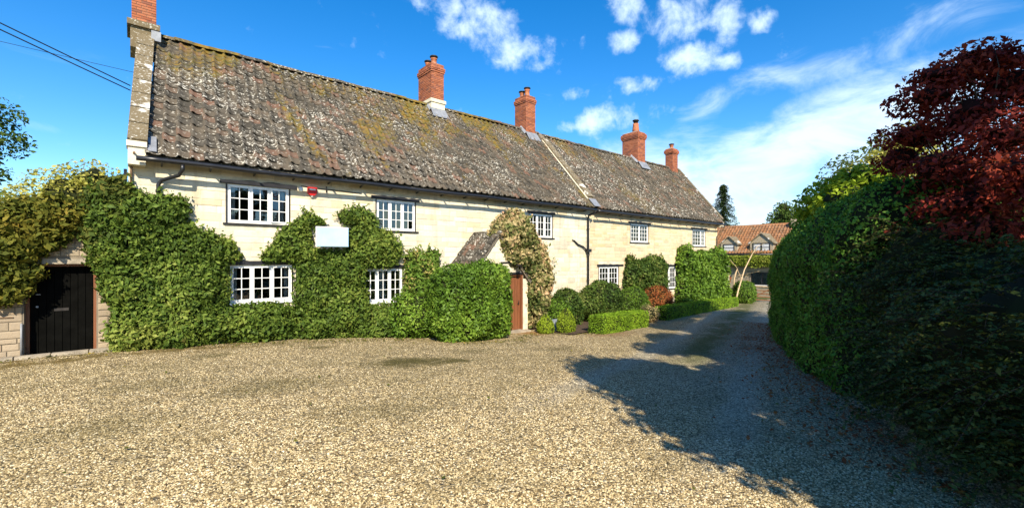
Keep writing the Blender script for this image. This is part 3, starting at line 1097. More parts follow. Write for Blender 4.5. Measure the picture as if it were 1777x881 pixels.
def wall_face(mb, x0, x1, z0f, z1, y, holes, depth=.30, thick=.45):
    """front wall with real openings and reveals"""
    xb = sorted({x0, x1, *[h[0] for h in holes], *[h[1] for h in holes]})
    zb = sorted({z0f, z1, *[h[2] for h in holes], *[h[3] for h in holes]})
    for a, b in zip(xb[:-1], xb[1:]):
        for c_, d_ in zip(zb[:-1], zb[1:]):
            mx_, mz_ = (a + b) / 2, (c_ + d_) / 2
            if any(h[0] < mx_ < h[1] and h[2] < mz_ < h[3] for h in holes): continue
            mb.add([(a, y, c_), (b, y, c_), (b, y, d_), (a, y, d_)], [(0, 1, 2, 3)])
    for (a, b, c_, d_) in holes:
        Y2 = y + depth
        mb.add([(a, y, c_), (a, Y2, c_), (a, Y2, d_), (a, y, d_)], [(0, 1, 2, 3)])
        mb.add([(b, y, c_), (b, Y2, c_), (b, Y2, d_), (b, y, d_)], [(3, 2, 1, 0)])
        mb.add([(a, y, c_), (b, y, c_), (b, Y2, c_), (a, Y2, c_)], [(0, 1, 2, 3)])
        mb.add([(a, y, d_), (b, y, d_), (b, Y2, d_), (a, Y2, d_)], [(3, 2, 1, 0)])


STONE_ME = {}


def lay_stones(parent, x0, x1, z0, z1, y, holes, mk, singles, hmin=.13, hmax=.21, wmin=.22, wmax=.62, skip=None, proud=.012, seed=1, near_first=True, gap=.011):
    """courses of dressed blocks in front of the wall plane; the nearest are objects of their own"""
    r_ = random.Random(seed)
    if mk not in STONE_ME:
        vs, fs = chamfer_box(.5, .5, .5, .18)
        STONE_ME[mk] = raw_mesh('stone', [(a, b, c_) for a, b, c_ in vs], fs, M[mk])
    cells = []
    z = z0
    while z < z1 - .03:
        h = min(r_.uniform(hmin, hmax), z1 - z)
        x = x0 - r_.uniform(0, wmin)
        while x < x1:
            w_ = r_.uniform(wmin, wmax)
            a, b = max(x, x0), min(x + w_, x1)
            x += w_
            if b - a < .05: continue
            segs = [(a, b)]
            for (ha, hb, hc, hd) in holes:
                if hc - .01 < z + h and z < hd + .01:
                    ns = []
                    for (p_, q_) in segs:
                        if q_ <= ha or p_ >= hb: ns.append((p_, q_)); continue
                        if z >= hc - .0 - h * .35 and z + h <= hd + h * .35:
                            if p_ < ha: ns.append((p_, ha))
                            if q_ > hb: ns.append((hb, q_))
                        else:
                            if p_ < ha: ns.append((p_, ha))
                            if q_ > hb: ns.append((hb, q_))
                    segs = ns
            for (p_, q_) in segs:
                if q_ - p_ < .05: continue
                if skip and skip((p_ + q_) / 2, z + h / 2): continue
                cells.append((p_, q_, z, z + h))
        z += h
    order = sorted(range(len(cells)), key=lambda k: (cells[k][0] ** 2 + (cells[k][2]) ** 2))
    pick = set(order[:singles])
    mb = MB()
    for k, (a, b, c_, d_) in enumerate(cells):
        pr = proud * r_.uniform(.5, 1.3)
        M4 = Matrix.Translation(((a + b) / 2, y - pr / 2 + .004, (c_ + d_) / 2)) @ Matrix.Rotation(r_.gauss(0, .006), 4, 'Y') @ Matrix.Diagonal((b - a - gap, pr + .008, d_ - c_ - gap, 1))
        if k in pick: piece('stone', STONE_ME[mk], M4, parent)
        else:
            vs, fs = chamfer_box(.5, .5, .5, .18)
            mb.add([M4 @ Vector(v) for v in vs], fs, r_.random())
    if mb.f:
        o = mb.build('distant_stones', M[mk + 's'] if mk + 's' in M else M[mk + '_s'], parent); o['kind'] = 'stuff'


def pane_mesh():
    if 'pane' not in STONE_ME:
        vs = [(x, y, z) for y in (-.5, .5) for x, z in ((-.5, -.5), (.5, -.5), (.5, .5), (-.5, .5))]
        STONE_ME['pane'] = raw_mesh('pane', vs, [(0, 1, 2, 3), (7, 6, 5, 4), (0, 4, 5, 1), (1, 5, 6, 2), (2, 6, 7, 3), (3, 7, 4, 0)], M['glass'])
    return STONE_ME['pane']


def window(parent, x0, x1, z0, z1, y, lights, cols, rows, surround=True, lintel=True, ajar=None, curtains=(), lint_ext=(.12, .12), sill='black', label=None):
    """timber casement window: white frame with glazing bars, separate panes; black surround, lintel, sill"""
    yf = y + .015                     # face of the white frame sits just inside the wall face
    fw, mw, bw = .042, .045, .019
    f = MB(); pn = []
    nL = len(lights) if isinstance(lights, (list, tuple)) else lights
    fr_ = lights if isinstance(lights, (list, tuple)) else [1 / lights] * lights
    f.box(x0, x1, yf, yf + .07, z1 - fw, z1)
    f.box(x0, x1, yf, yf + .07, z0, z0 + fw)
    f.box(x0, x0 + fw, yf, yf + .07, z0 + fw, z1 - fw)
    f.box(x1 - fw, x1, yf, yf + .07, z0 + fw, z1 - fw)
    xa = x0 + fw
    tot = (x1 - x0 - 2 * fw) - (nL - 1) * mw
    w = None
    swung = []
    for k in range(nL):
        xb = xa + tot * fr_[k]
        if k < nL - 1: f.box(xb, xb + mw, yf + .004, yf + .066, z0 + fw, z1 - fw)
        off = -.012
        lf = MB(); ax = Vector((xb, yf, 0))
        ca = .028
        tgt = lf
        for (a, b, c_, d_) in ((xa, xb, z1 - fw - ca, z1 - fw), (xa, xb, z0 + fw, z0 + fw + ca), (xa, xa + ca, z0 + fw + ca, z1 - fw - ca), (xb - ca, xb, z0 + fw + ca, z1 - fw - ca)):
            tgt.box(a, b, yf + off, yf + .045, c_, d_)
        gx0, gx1, gz0, gz1 = xa + ca, xb - ca, z0 + fw + ca, z1 - fw - ca
        cw = (gx1 - gx0 - (cols - 1) * bw) / cols; rh = (gz1 - gz0 - (rows - 1) * bw) / rows
        for i in range(1, cols):
            xx = gx0 + i * cw + (i - 1) * bw
            tgt.box(xx, xx + bw, yf + .002, yf + .035, gz0, gz1)
        for j in range(1, rows):
            zz = gz0 + j * rh + (j - 1) * bw
            for i in range(cols):
                xx = gx0 + i * (cw + bw)
                tgt.box(xx, xx + cw, yf + .004, yf + .033, zz, zz + bw)
        rot = Matrix.Identity(4)
        if ajar is not None and k == ajar[0]:
            rot = Matrix.Translation((xb, yf, 0)) @ Matrix.Rotation(math.radians(ajar[1]), 4, 'Z') @ Matrix.Translation((-xb, -yf, 0))
        lf.v = [tuple(rot @ Vector(v)) for v in lf.v]
        swung.append(lf)
        for j in range(rows):
            for i in range(cols):
                cxp = gx0 + i * (cw + bw) + cw / 2; czp = gz0 + j * (rh + bw) + rh / 2
                pn.append(rot @ Matrix.Translation((cxp, yf + .019, czp)) @ Matrix.Rotation(rng.normal() * .012, 4, 'X') @ Matrix.Rotation(rng.normal() * .012, 4, 'Z') @ Matrix.Diagonal((cw + .004, .004, rh + .004, 1)))
        xa = xb + mw
    w = f.build('window', M['white'], parent)
    if label: w['label'] = label
    for lf in swung: lf.build('casement', M['white'], w)
    for M4 in pn: piece('pane', pane_mesh(), M4, w)
    # room behind: five dark sides
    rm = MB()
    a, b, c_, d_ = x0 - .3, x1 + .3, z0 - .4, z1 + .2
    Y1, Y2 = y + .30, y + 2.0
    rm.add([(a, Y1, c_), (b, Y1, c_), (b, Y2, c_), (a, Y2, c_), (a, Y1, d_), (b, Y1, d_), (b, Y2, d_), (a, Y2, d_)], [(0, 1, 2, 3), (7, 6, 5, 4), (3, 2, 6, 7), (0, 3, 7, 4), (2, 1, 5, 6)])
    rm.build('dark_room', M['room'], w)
    for (ca, cb) in curtains:
        cm_ = MB(); k = 10
        vs = []
        for q in range(k + 1):
            xx = ca + (cb - ca) * q / k; yy = yf + .16 + .025 * math.sin(q * 1.9)
            vs += [(xx, yy, z0 + .02), (xx, yy, z1 - .02)]
        cm_.add(vs, [(2 * q, 2 * q + 2, 2 * q + 3, 2 * q + 1) for q in range(k)], .5, True)
        cm_.build('curtain', M['curtain'], w)
    if surround:
        t_ = .035
        s_ = MB(); s_.box(x0 - t_, x0 - .001, y - .012, y + .06, z0 - .01, z1); s_.build('jamb', M['timber'], w)
        s_ = MB(); s_.box(x1 + .001, x1 + t_, y - .012, y + .06, z0 - .01, z1); s_.build('jamb', M['timber'], w)
    if sill == 'black':
        s_ = MB(); s_.box(x0 - .10, x1 + .12, y - .05, y + .06, z0 - .055, z0 - .012); s_.build('sill', M['timber'], w)
    elif sill == 'white':
        s_ = MB(); s_.box(x0 - .03, x1 + .03, y - .05, y + .06, z0 - .06, z0 - .003); s_.build('sill', M['white'], w)
    if lintel:
        s_ = MB(); k = 12
        xs_ = [x0 - lint_ext[0] + (x1 - x0 + sum(lint_ext)) * q / k for q in range(k + 1)]
        vs = []
        for xx in xs_:
            jb, jt = rng.normal() * .006, rng.normal() * .012
            vs += [(xx, y - .035, z1 + .008), (xx, y - .035, z1 + .115 + jt), (xx, y + .05, z1 + .115 + jt), (xx, y + .05, z1 + .008)]
        fs = []
        for q in range(k):
            o_ = 4 * q
            for e0, e1 in ((0, 1), (1, 2), (2, 3), (3, 0)):
                fs.append((o_ + e0, o_ + 4 + e0, o_ + 4 + e1, o_ + e1))
        fs += [(0, 1, 2, 3), (4 * k + 3, 4 * k + 2, 4 * k + 1, 4 * k)]
        s_.add(vs, fs); s_.build('lintel', M['timber'], w)
    return w


# ---- main range
UP1 = (1.79, 3.20, .90, 1.86); UP2 = (5.68, 6.98, .88, 1.82); UP3 = (12.08, 13.39, .86, 1.81)
LO1 = (1.85, 3.27, -1.12, -.18); LO2 = (5.27, 6.53, -1.33, -.32)
MAIN_H = [UP1, UP2, UP3, LO1, LO2]
wing_UP1 = (19.08, 20.66, .83, 1.76); wing_UP2 = (25.45, 27.05, .74, 1.74)
wing_LO1 = (16.55, 18.05, -1.52, -.40); wing_LO2 = (22.1, 23.50, -1.68, -.47)
WING_H = [wing_UP1, wing_UP2, wing_LO1, wing_LO2]

farm = empty('farmhouse', (8, 13, float(G(8, 13))))
tag(farm, 'long cream stone farmhouse range with mossy lichened pantile roof, nearest of the two ranges', 'house')
wb = MB()
wall_face(wb, -.08, 15.85, -3.2, 2.5, WALLY, MAIN_H)
# gable walls, back wall
for xf, sgn in ((lambda y: -.08 + .075 * (y - 13), 1), (lambda y: 15.85 + .15 * (y - 13), -1)):
    ys_ = [13.0, 17.0, 21.0]; zt = [2.5, 6.45, 2.5]
    vs = [(xf(13), 13, -3.2), (xf(21), 21, -3.2), (xf(21), 21, 2.5), (xf(17), 17, 6.45), (xf(13), 13, 2.5)]
    wb.add(vs, [(0, 4, 3, 2, 1) if sgn > 0 else (0, 1, 2, 3, 4)])
wb.add([(0.4, 21, -3.2), (17, 21, -3.2), (17, 21, 2.5), (.4, 21, 2.5)], [(3, 2, 1, 0)])
wallm = wb.build('wall', M['mortar'], farm)


def hid_main(x, z):
    # stones fully behind the thickest of the climbers need not be laid
    if -0.2 < x < 6.2 and z < -1.35: return True
    if .2 < x < 1.5 and z < .2: return True
    if 3.8 < x < 5 and z < -.1: return True
    return False


lay_stones(wallm, -.08, 15.85, -1.6, 2.44, WALLY, [(h[0] - .04, h[1] + .04, h[2] - .06, h[3] + .12) for h in MAIN_H], 'stone', 299, hmin=.15, hmax=.23, wmin=.25, wmax=.7, skip=hid_main)

# roof deck, tiles, ridge
rf = MB()
prism(rf, [(GL(EAVE_Y), EAVE_Y + .03, EAVE_Z - .03), (GM(EAVE_Y), EAVE_Y + .03, EAVE_Z - .03), (GM(17), RIDGE_Y, RIDGE_Z - .03), (GL(17), RIDGE_Y, RIDGE_Z - .03)], .06)
prism(rf, [(GL(17), RIDGE_Y, RIDGE_Z - .03), (GM(17), RIDGE_Y, RIDGE_Z - .03), (GM(17) + .6, 21.4, EAVE_Z - .03), (GL(17) + .3, 21.4, EAVE_Z - .03)], .06)
roof = rf.build('roof', M['tile_s'], farm)
tiled_roof(roof, (GL(EAVE_Y), EAVE_Y, EAVE_Z), (GM(EAVE_Y), EAVE_Y, EAVE_Z), (GL(17), RIDGE_Y, RIDGE_Z), (GM(17), RIDGE_Y, RIDGE_Z), 58, 21, M['tile'], M['tile_s'], 299)


def ridge_run(parent, xa, xb, z, mo, step=.42):
    vs = []; n = 7
    for y_ in (0, 1):
        for k in range(n):
            a = math.pi * k / (n - 1)
            vs.append((y_ * 1.04, -math.cos(a) * .15, math.sin(a) * .13 - .03))
    fs = [(k, k + 1, n + k + 1, n + k) for k in range(n - 1)] + [tuple(range(n))[::-1]]
    me = raw_mesh('ridge_tile', vs, fs, mo, True)
    k = max(1, int((xb - xa) / step))
    for i in range(k):
        w_ = (xb - xa) / k
        piece('ridge_tile', me, Matrix.Translation((xa + i * w_, RIDGE_Y, z + .05 + rng.normal() * .008 + .012 * math.sin(i * .5))) @ Matrix.Rotation(rng.normal() * .012, 4, 'Y') @ Matrix.Diagonal((w_, 1, 1, 1)), parent)


ridge_run(roof, GL(17), GM(17), RIDGE_Z, M['tile'])


def coping(parent, fa, fb, lift, y0, y1, nst, mat='coping', thick=.1):
    """sloping parapet stones between edge lines fa(y), fb(y)"""
    for i in range(nst):
        ya = y0 + (y1 - y0) * i / nst; yb = y0 + (y1 - y0) * (i + 1) / nst - .02
        b = MB()
        j = rng.normal() * .008
        prism(b, [(fa(ya), ya, roofz(ya) + lift + j), (fb(ya), ya, roofz(ya) + lift + j), (fb(yb), yb, roofz(yb) + lift + j), (fa(yb), yb, roofz(yb) + lift + j)], thick)
        b.build('coping_stone', M[mat], parent)


# left gable parapet
pm_ = MB()
prism(pm_, [(-.06, 12.72, roofz(12.72) + .2), (.18, 12.72, roofz(12.72) + .2), (.18 + .31, 17, roofz(17) + .2), (.24, 17, roofz(17) + .2)], .42)
par = pm_.build('gable_parapet', M['mortar_g'], farm)
coping(par, lambda y: -.10 + .05 * (y - 12.6), lambda y: .24 + .06 * (y - 12.6), .31, 12.66, 17.0, 9)
kb = MB(); kb.box(-.085, .215, 12.68, 13.2, 2.05, 2.44); kb.box(-.11, .235, 12.64, 13.1, 2.44, 2.56)
kb.build('kneeler', M['stone'], farm)
# lead soaker by the verge
lb = MB()
prism(lb, [(.245, 12.6, roofz(12.6) + .12), (.40, 12.6, roofz(12.6) + .12), (.41, 13.02, roofz(13.02) + .12), (.25, 13.02, roofz(13.02) + .12)], .02)
lb.build('lead_flashing', M['lead'], farm)
# party parapet between the ranges
pm_ = MB()
prism(pm_, [(GM(12.8), 12.80, roofz(12.8) + .10), (GW(12.8) - .02, 12.80, roofz(12.8) + .10), (GW(17) - .02, 17, roofz(17) + .1), (GM(17), 17, roofz(17) + .1)], .3)
par2 = pm_.build('party_parapet', M['mortar_g'], farm)
coping(par2, lambda y: GM(y) - .03, lambda y: GW(y) + .03, .20, 12.98, 16.55, 8)
lb = MB()
prism(lb, [(GM(12.6) - .02, 12.58, roofz(12.6) + .10), (GW(12.6) + .12, 12.58, roofz(12.6) + .10), (GW(12.97) + .14, 12.97, roofz(12.97) + .12), (GM(12.97) - .04, 12.97, roofz(12.97) + .12)], .02)
lb.build('lead_flashing', M['lead'], farm)
lb = MB()
prism(lb, [(GM(12.98) - .12, 12.98, roofz(12.98) + .085), (GM(12.98) - .03, 12.98, roofz(12.98) + .085), (GM(16.5) - .03, 16.5, roofz(16.5) + .085), (GM(16.5) - .12, 16.5, roofz(16.5) + .085)], .012)
lb.build('verge_fillet', M['render'], farm)

# gutter, downpipes (black)
gb = MB()
N_ = 40
gb.tube([(.05 + (15.75 - .05) * i / N_, 12.53, 2.17 + .012 * math.sin(i * .6)) for i in range(N_ + 1)], .055, 8)
for i in range(17): gb.bar((.5 + i * .93, 12.53, 2.20), (.5 + i * .93, 12.97, 2.12), .03, .04)
gb.build('gutter', M['gutter'], farm)
dp = MB()
dp.tube([(.86, 12.53, 2.13), (.86, 12.54, 2.02), (.80, 12.68, 1.9), (.50, 12.86, 1.78), (.44, 12.90, 1.68), (.44, 12.90, .2), (.44, 12.9, -1.9)], .042, 10)
dp.tube([(.44, 12.9, 1.5), (.44, 12.9, 1.56)], .055, 10)
dp.build('downpipe', M['gutter'], farm)
dp = MB()
dp.tube([(.02, 12.62, 2.30), (-.0, 12.9, 2.26), (-.02, 12.93, 2.14), (-.03, 12.94, 1.9), (-.03, 12.94, .6)], .022, 8)
dp.build('overflow_pipe', M['rust'], farm)
dp = MB()
dp.tube([(15.68, 12.53, 2.13), (15.68, 12.6, 2.02), (15.62, 12.86, 1.94), (15.62, 12.90, 1.8), (15.62, 12.90, -2.3)], .045, 10)
for zz in (1.3, .1, -1.0): dp.tube([(15.62, 12.9, zz), (15.62, 12.9, zz + .06)], .06, 10)
dp.build('downpipe', M['gutter'], farm)
dp = MB()
dp.box(15.50, 15.74, 12.80, 12.97, .28, .42)
dp.tube([(15.52, 12.9, .36), (15.3, 12.92, .52), (14.95, 12.93, .62), (14.72, 12.95, .78), (14.62, 13.0, .80)], .033, 8)
dp.build('branch_pipe', M['gutter'], farm)

window(farm, *UP1, WALLY, [.36, .32, .32], 2, 3, ajar=(2, 7), curtains=[(1.86, 1.98), (2.98, 3.12)], lint_ext=(.16, .20))
window(farm, *UP2, WALLY, 3, 2, 3, lint_ext=(.18, .16))
window(farm, *UP3, WALLY, 3, 2, 3, lint_ext=(.14, .16), curtains=[(12.6, 12.85), (13.1, 13.3)])
window(farm, *LO1, WALLY, 3, 2, 3, sill='white', lint_ext=(.12, .10), curtains=[(1.92, 2.02), (3.12, 3.21)])
window(farm, *LO2, WALLY, 3, 2, 3, sill='white', lint_ext=(.12, .10), curtains=[(5.72, 6.05)])

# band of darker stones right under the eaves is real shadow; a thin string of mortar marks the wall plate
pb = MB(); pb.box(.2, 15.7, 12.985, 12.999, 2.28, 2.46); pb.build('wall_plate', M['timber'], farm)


def chimney(parent, x0, x1, y0, y1, zb, zt, corb, singles, pots, name='chimney', rot=0, brick_h=.075, brick_w=.225, plinth=None):
    """brick stack with bricks standing proud of the joints, oversailing courses, flaunching, pots"""
    cb = MB()
    cb.box(x0 + .012, x1 - .012, y0 + .012, y1 - .012, zb - .6, zt)
    ch = cb.build(name, M['mortar_g'], parent)
    me = None
    if singles:
        vs, fs = chamfer_box(.5, .5, .5, .1)
        me = raw_mesh('brick', vs, fs, M['brick'])
    mb = MB(); cnt = 0
    vs0, fs0 = chamfer_box(.5, .5, .5, .12)
    faces = [((x0, y0), (1, 0), x1 - x0, 0), ((x0, y1), (0, -1), y1 - y0, -math.pi / 2), ((x1, y0), (0, 1), y1 - y0, math.pi / 2), ((x1, y1), (-1, 0), x1 - x0, math.pi)]
    nrow = int((zt - zb + .5) / brick_h)
    for j in range(nrow):
        z = zt - (j + .5) * brick_h
        o_ = corb.get(j, 0) if isinstance(corb, dict) else 0
        for fi, (st_, d_, ln, rz) in enumerate(faces):
            x = -(brick_w / 2 if j % 2 else 0) - o_
            while x < ln + o_:
                a, b = max(x, -o_), min(x + brick_w, ln + o_)
                x += brick_w
                if b - a < .04: continue
                mid = (a + b) / 2
                nx_, ny_ = (d_[1], -d_[0])
                dep = .03 + o_
                cx_ = st_[0] + d_[0] * mid + nx_ * (o_ - dep / 2 + .0); cy_ = st_[1] + d_[1] * mid + ny_ * (o_ - dep / 2 + .0)
                M4 = Matrix.Translation((cx_, cy_, z)) @ Matrix.Rotation(math.atan2(d_[1], d_[0]), 4, 'Z') @ Matrix.Diagonal((b - a - .011, dep, brick_h - .011, 1))
                if me is not None and fi == 0 and cnt < singles:
                    piece('brick', me, M4, ch); cnt += 1
                else:
                    mb.add([M4 @ Vector(v) for v in vs0], fs0, random.random())
    o = mb.build('brickwork', M['brick_s'], ch); o['kind'] = 'stuff'
    fl = MB()
    cx_, cy_ = (x0 + x1) / 2, (y0 + y1) / 2
    vs = [(x0, y0, zt), (x1, y0, zt), (x1, y1, zt), (x0, y1, zt), (x0 + .12, y0 + .12, zt + .07), (x1 - .12, y0 + .12, zt + .07), (x1 - .12, y1 - .12, zt + .07), (x0 + .12, y1 - .12, zt + .07)]
    fl.add(vs, [(4, 5, 6, 7), (0, 1, 5, 4), (1, 2, 6, 5), (2, 3, 7, 6), (3, 0, 4, 7)])
    fl.build('flaunching', M['cement'], ch)
    for (px_, py_, hgt, rad, capr) in pots:
        pb_ = MB(); pb_.lathe((px_, py_, zt + .03), [(rad * 1.15, 0), (rad, .05), (rad * .92, hgt * .8), (rad * 1.1, hgt * .86), (rad * 1.1, hgt)], 14)
        pt = pb_.build('chimney_pot', M['pot'], ch)
        pb_ = MB(); pb_.lathe((px_, py_, zt + .03 + hgt), [(rad * .8, .0), (rad * .8, .05), (capr, .06), (capr * .95, .10), (.02, .15)], 14)
        pb_.build('cowl', M['cap'], pt)
    if plinth:
        pl = MB()
        pl.box(x0 - .07, x1 + .07, y0 - .07, y1 + .07, plinth[0], plinth[1])
        pl.box(x0 - .03, x1 + .03, y0 - .03, y1 + .03, plinth[0] - .25, plinth[0] - .002)
        pl.build('plinth', M['render'], ch)
    return ch


def flashing(ch, x0, x1, y0, mat='lead', depth=.25):
    b = MB()
    za = roofz(y0 - .02)
    b.add([(x0 - .06, y0 - .03, za + .26), (x1 + .06, y0 - .03, za + .26), (x1 + .09, y0 - depth, roofz(y0 - depth) + .12), (x0 - .09, y0 - depth, roofz(y0 - depth) + .12)], [(3, 2, 1, 0)])
    b.add([(x0 - .015, y0 - .03, za + .26), (x0 - .015, RIDGE_Y, RIDGE_Z + .26), (x0 - .11, RIDGE_Y, RIDGE_Z + .11), (x0 - .11, y0 - .03, za + .12)], [(0, 1, 2, 3)])
    b.build('lead_flashing', M[mat], ch)


C25 = {0: .03, 1: .055, 2: .03, 3: .015}
# left gable stack runs out of the top of the view
ch = chimney(farm, -.12 + .09, .52, 16.55, 17.45, 6.75, 8.9, {0: .05, 1: .05, 2: .03}, 110, [(.25, 17.0, .5, .12, .15)])
pl = MB(); pl.box(-.13, .60, 16.42, 17.52, 6.60, 6.76); pl.box(-.06, .55, 16.5, 17.45, 6.0, 6.60); pl.build('stack_base', M['coping'], ch)
b = MB(); b.box(.40, .62, 16.4, 16.50, 6.28, 6.56); b.build('lead_flashing', M['lead'], ch)
ch = chimney(farm, 9.72, 10.34, 16.62, 17.78, 6.75, 8.42, {0: 0, 1: .0, 2: .05, 3: .05, 4: .03}, 0, [(10.03, 16.95, .30, .13, .18), (10.03, 17.45, .26, .12, .17)], plinth=(6.72, 6.86))
flashing(ch, 9.72, 10.34, 16.62, 'lead', .32)
ch = chimney(farm, 15.22, 15.88, 16.62, 17.50, 6.8, 8.35, {0: 0, 1: .0, 2: .05, 3: .05, 4: .03}, 0, [(15.55, 16.9, .36, .13, .18), (15.55, 17.3, .28, .12, .18)])
flashing(ch, 15.22, 15.88, 16.62, 'lead', .35)

# ---- right range
wing = empty('farmhouse_wing', (22, 13, float(G(22, 13))))
tag(wing, 'right range of the farmhouse in warm stone, beyond the black downpipe with two red chimneys', 'house')
wb = MB()
wall_face(wb, 15.86, 28.70, -3.5, 2.45, 13.03, WING_H)
vs = [(28.70, 13.03, -3.5), (32.5, 21, -3.5), (32.5, 21, 2.45), (30.7, 17, 6.35), (28.70, 13.03, 2.45)]
wb.add(vs, [(0, 1, 2, 3, 4)])
wb.add([(16.5, 21, -3.5), (32.5, 21, -3.5), (32.5, 21, 2.45), (16.5, 21, 2.45)], [(3, 2, 1, 0)])
wallw = wb.build('wall', M['mortar'], wing)
lay_stones(wallw, 15.87, 28.70, -2.2, 2.40, 13.03, [(h[0] - .04, h[1] + .04, h[2] - .06, h[3] + .12) for h in WING_H], 'stone_w', 299, hmin=.12, hmax=.18, wmin=.25, wmax=.6, seed=5)
rf = MB()
prism(rf, [(GW(EAVE_Y), EAVE_Y + .03, EAVE_Z - .05), (GR(EAVE_Y), EAVE_Y + .03, EAVE_Z - .05), (GR(17), RIDGE_Y, RIDGE_Z - .10), (GW(17), RIDGE_Y, RIDGE_Z - .10)], .06)
prism(rf, [(GW(17), RIDGE_Y, RIDGE_Z - .10), (GR(17), RIDGE_Y, RIDGE_Z - .10), (GR(17) + 2, 21.4, EAVE_Z - .05), (GW(17) + .6, 21.4, EAVE_Z - .05)], .06)
roofw = rf.build('roof', M['tile_ws'], wing)
tiled_roof(roofw, (GW(EAVE_Y), EAVE_Y, EAVE_Z - .02), (GR(EAVE_Y), EAVE_Y, EAVE_Z - .02), (GW(17), RIDGE_Y, RIDGE_Z - .07), (GR(17), RIDGE_Y, RIDGE_Z - .07), 49, 22, M['tile_w'], M['tile_ws'], 299)
ridge_run(roofw, GW(17), GR(17) - .1, RIDGE_Z - .07, M['tile_w'])
coping(wing, lambda y: GR(y) - .02, lambda y: GR(y) + .22, .16, 12.75, 17.0, 9, thick=.22)
kb = MB(); kb.box(28.62, 28.92, 12.70, 13.02, 2.0, 2.36); kb.build('kneeler', M['stone'], wing)
gb = MB()
gb.tube([(15.85 + (28.85 - 15.85) * i / 30, 12.53, 2.13 + .01 * math.sin(i * .7)) for i in range(31)], .055, 8)
for i in range(14): gb.bar((16.2 + i * .93, 12.53, 2.16), (16.2 + i * .93, 13.0, 2.08), .03, .04)
gb.build('gutter', M['gutter'], wing)
dp = MB()
dp.tube([(28.72, 12.53, 2.10), (28.72, 12.56, 1.98), (28.62, 12.75, 1.7), (28.50, 12.90, 1.45), (28.48, 12.93, 1.3), (28.48, 12.93, -2.6)], .042, 8)
dp.build('downpipe', M['rust'], wing)
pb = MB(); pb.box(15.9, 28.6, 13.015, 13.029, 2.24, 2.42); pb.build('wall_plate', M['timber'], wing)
window(wing, *wing_UP1, 13.03, 2, 3, 4, lint_ext=(.2, .25), curtains=[(19.2, 20.5)])
window(wing, *wing_UP2, 13.03, [.66, .34], 3, 4, lint_ext=(.2, .25), curtains=[(26.5, 26.9)])
window(wing, *wing_LO1, 13.03, 2, 3, 4, lint_ext=(.15, .4), curtains=[(17.6, 17.95)])
window(wing, *wing_LO2, 13.03, 2, 3, 4, lint_ext=(.2, .3))
ch = chimney(wing, 25.0, 25.86, 16.50, 17.72, 6.1, 8.30, {0: 0, 1: .07, 2: .09, 3: .09, 4: .07, 5: .04}, 0, [])
b = MB(); b.lathe((25.43, 16.95, 8.33), [(.24, 0), (.22, .25), (.19, .5), (.19, .62)], 14); pt = b.build('chimney_pot', M['pot'], ch)
b = MB(); b.lathe((25.43, 16.95, 8.95), [(.15, 0), (.15, .16), (.21, .17), (.21, .23), (.15, .26)], 14); b.build('cowl', M['cap'], pt)
flashing(ch, 25.0, 25.86, 16.50, 'lead', .4)
ch = chimney(wing, 29.55, 30.25, 16.60, 17.2, 6.4, 7.95, {0: 0, 1: .06, 2: .08, 3: .08, 4: .05}, 0, [(29.9, 16.9, .26, .14, .2)])

# ---- porch
porch = empty('porch', (9.6, 11.6, float(G(9.6, 11.6))))
tag(porch, 'small stone porch with steep lichened pantile roof and brown plank door', 'porch')
PY = 11.62; RX = 9.36; RZ = .83; EZ = -.52; EX = 8.20; SL = (RZ - EZ) / (RX - EX)
RX2 = 10.78; RZ2 = RZ - SL * (RX2 - RX)
DX0, DX1, DZ = 9.75, 10.50, -.56
gz = float(G(10, 11.5)) - .1
b = MB()
# front wall round the door
for (a, c_, z0, z1) in ((8.36, DX0, gz, EZ), (DX1, 10.72, gz, RZ2 + .1)):
    b.add([(a, PY, z0), (c_, PY, z0), (c_, PY, z1), (a, PY, z1)], [(0, 1, 2, 3)])
b.add([(8.36, PY, EZ), (DX0, PY, EZ), (DX0, PY, RZ - SL * (DX0 - RX) - .04), (RX, PY, RZ - .05), (8.36, PY, EZ + .08)], [(0, 1, 2, 3, 4)])
b.add([(DX0, PY, DZ), (DX1, PY, DZ), (DX1, PY, RZ - SL * (DX1 - RX) - .04 + .16), (DX0, PY, RZ - SL * (DX0 - RX) - .04)], [(0, 1, 2, 3)])
b.add([(DX0, PY, gz), (DX0, PY + .3, gz), (DX0, PY + .3, DZ), (DX0, PY, DZ)], [(0, 1, 2, 3)])
b.add([(DX1, PY, gz), (DX1, PY + .3, gz), (DX1, PY + .3, DZ), (DX1, PY, DZ)], [(3, 2, 1, 0)])
b.add([(8.36, PY, gz), (8.36, 13, gz), (8.36, 13, EZ + .08), (8.36, PY, EZ + .08)], [(3, 2, 1, 0)])
b.add([(10.72, PY, gz), (10.72, 13, gz), (10.72, 13, RZ2 + .1), (10.72, PY, RZ2 + .1)], [(0, 1, 2, 3)])
pw = b.build('wall', M['mortar'], porch)


def inporch(x, z):
    top = min(RZ - SL * abs(x - RX) - .12, 9)
    return z > top or (DX0 - .1 < x < DX1 + .12 and z < DZ + .18)


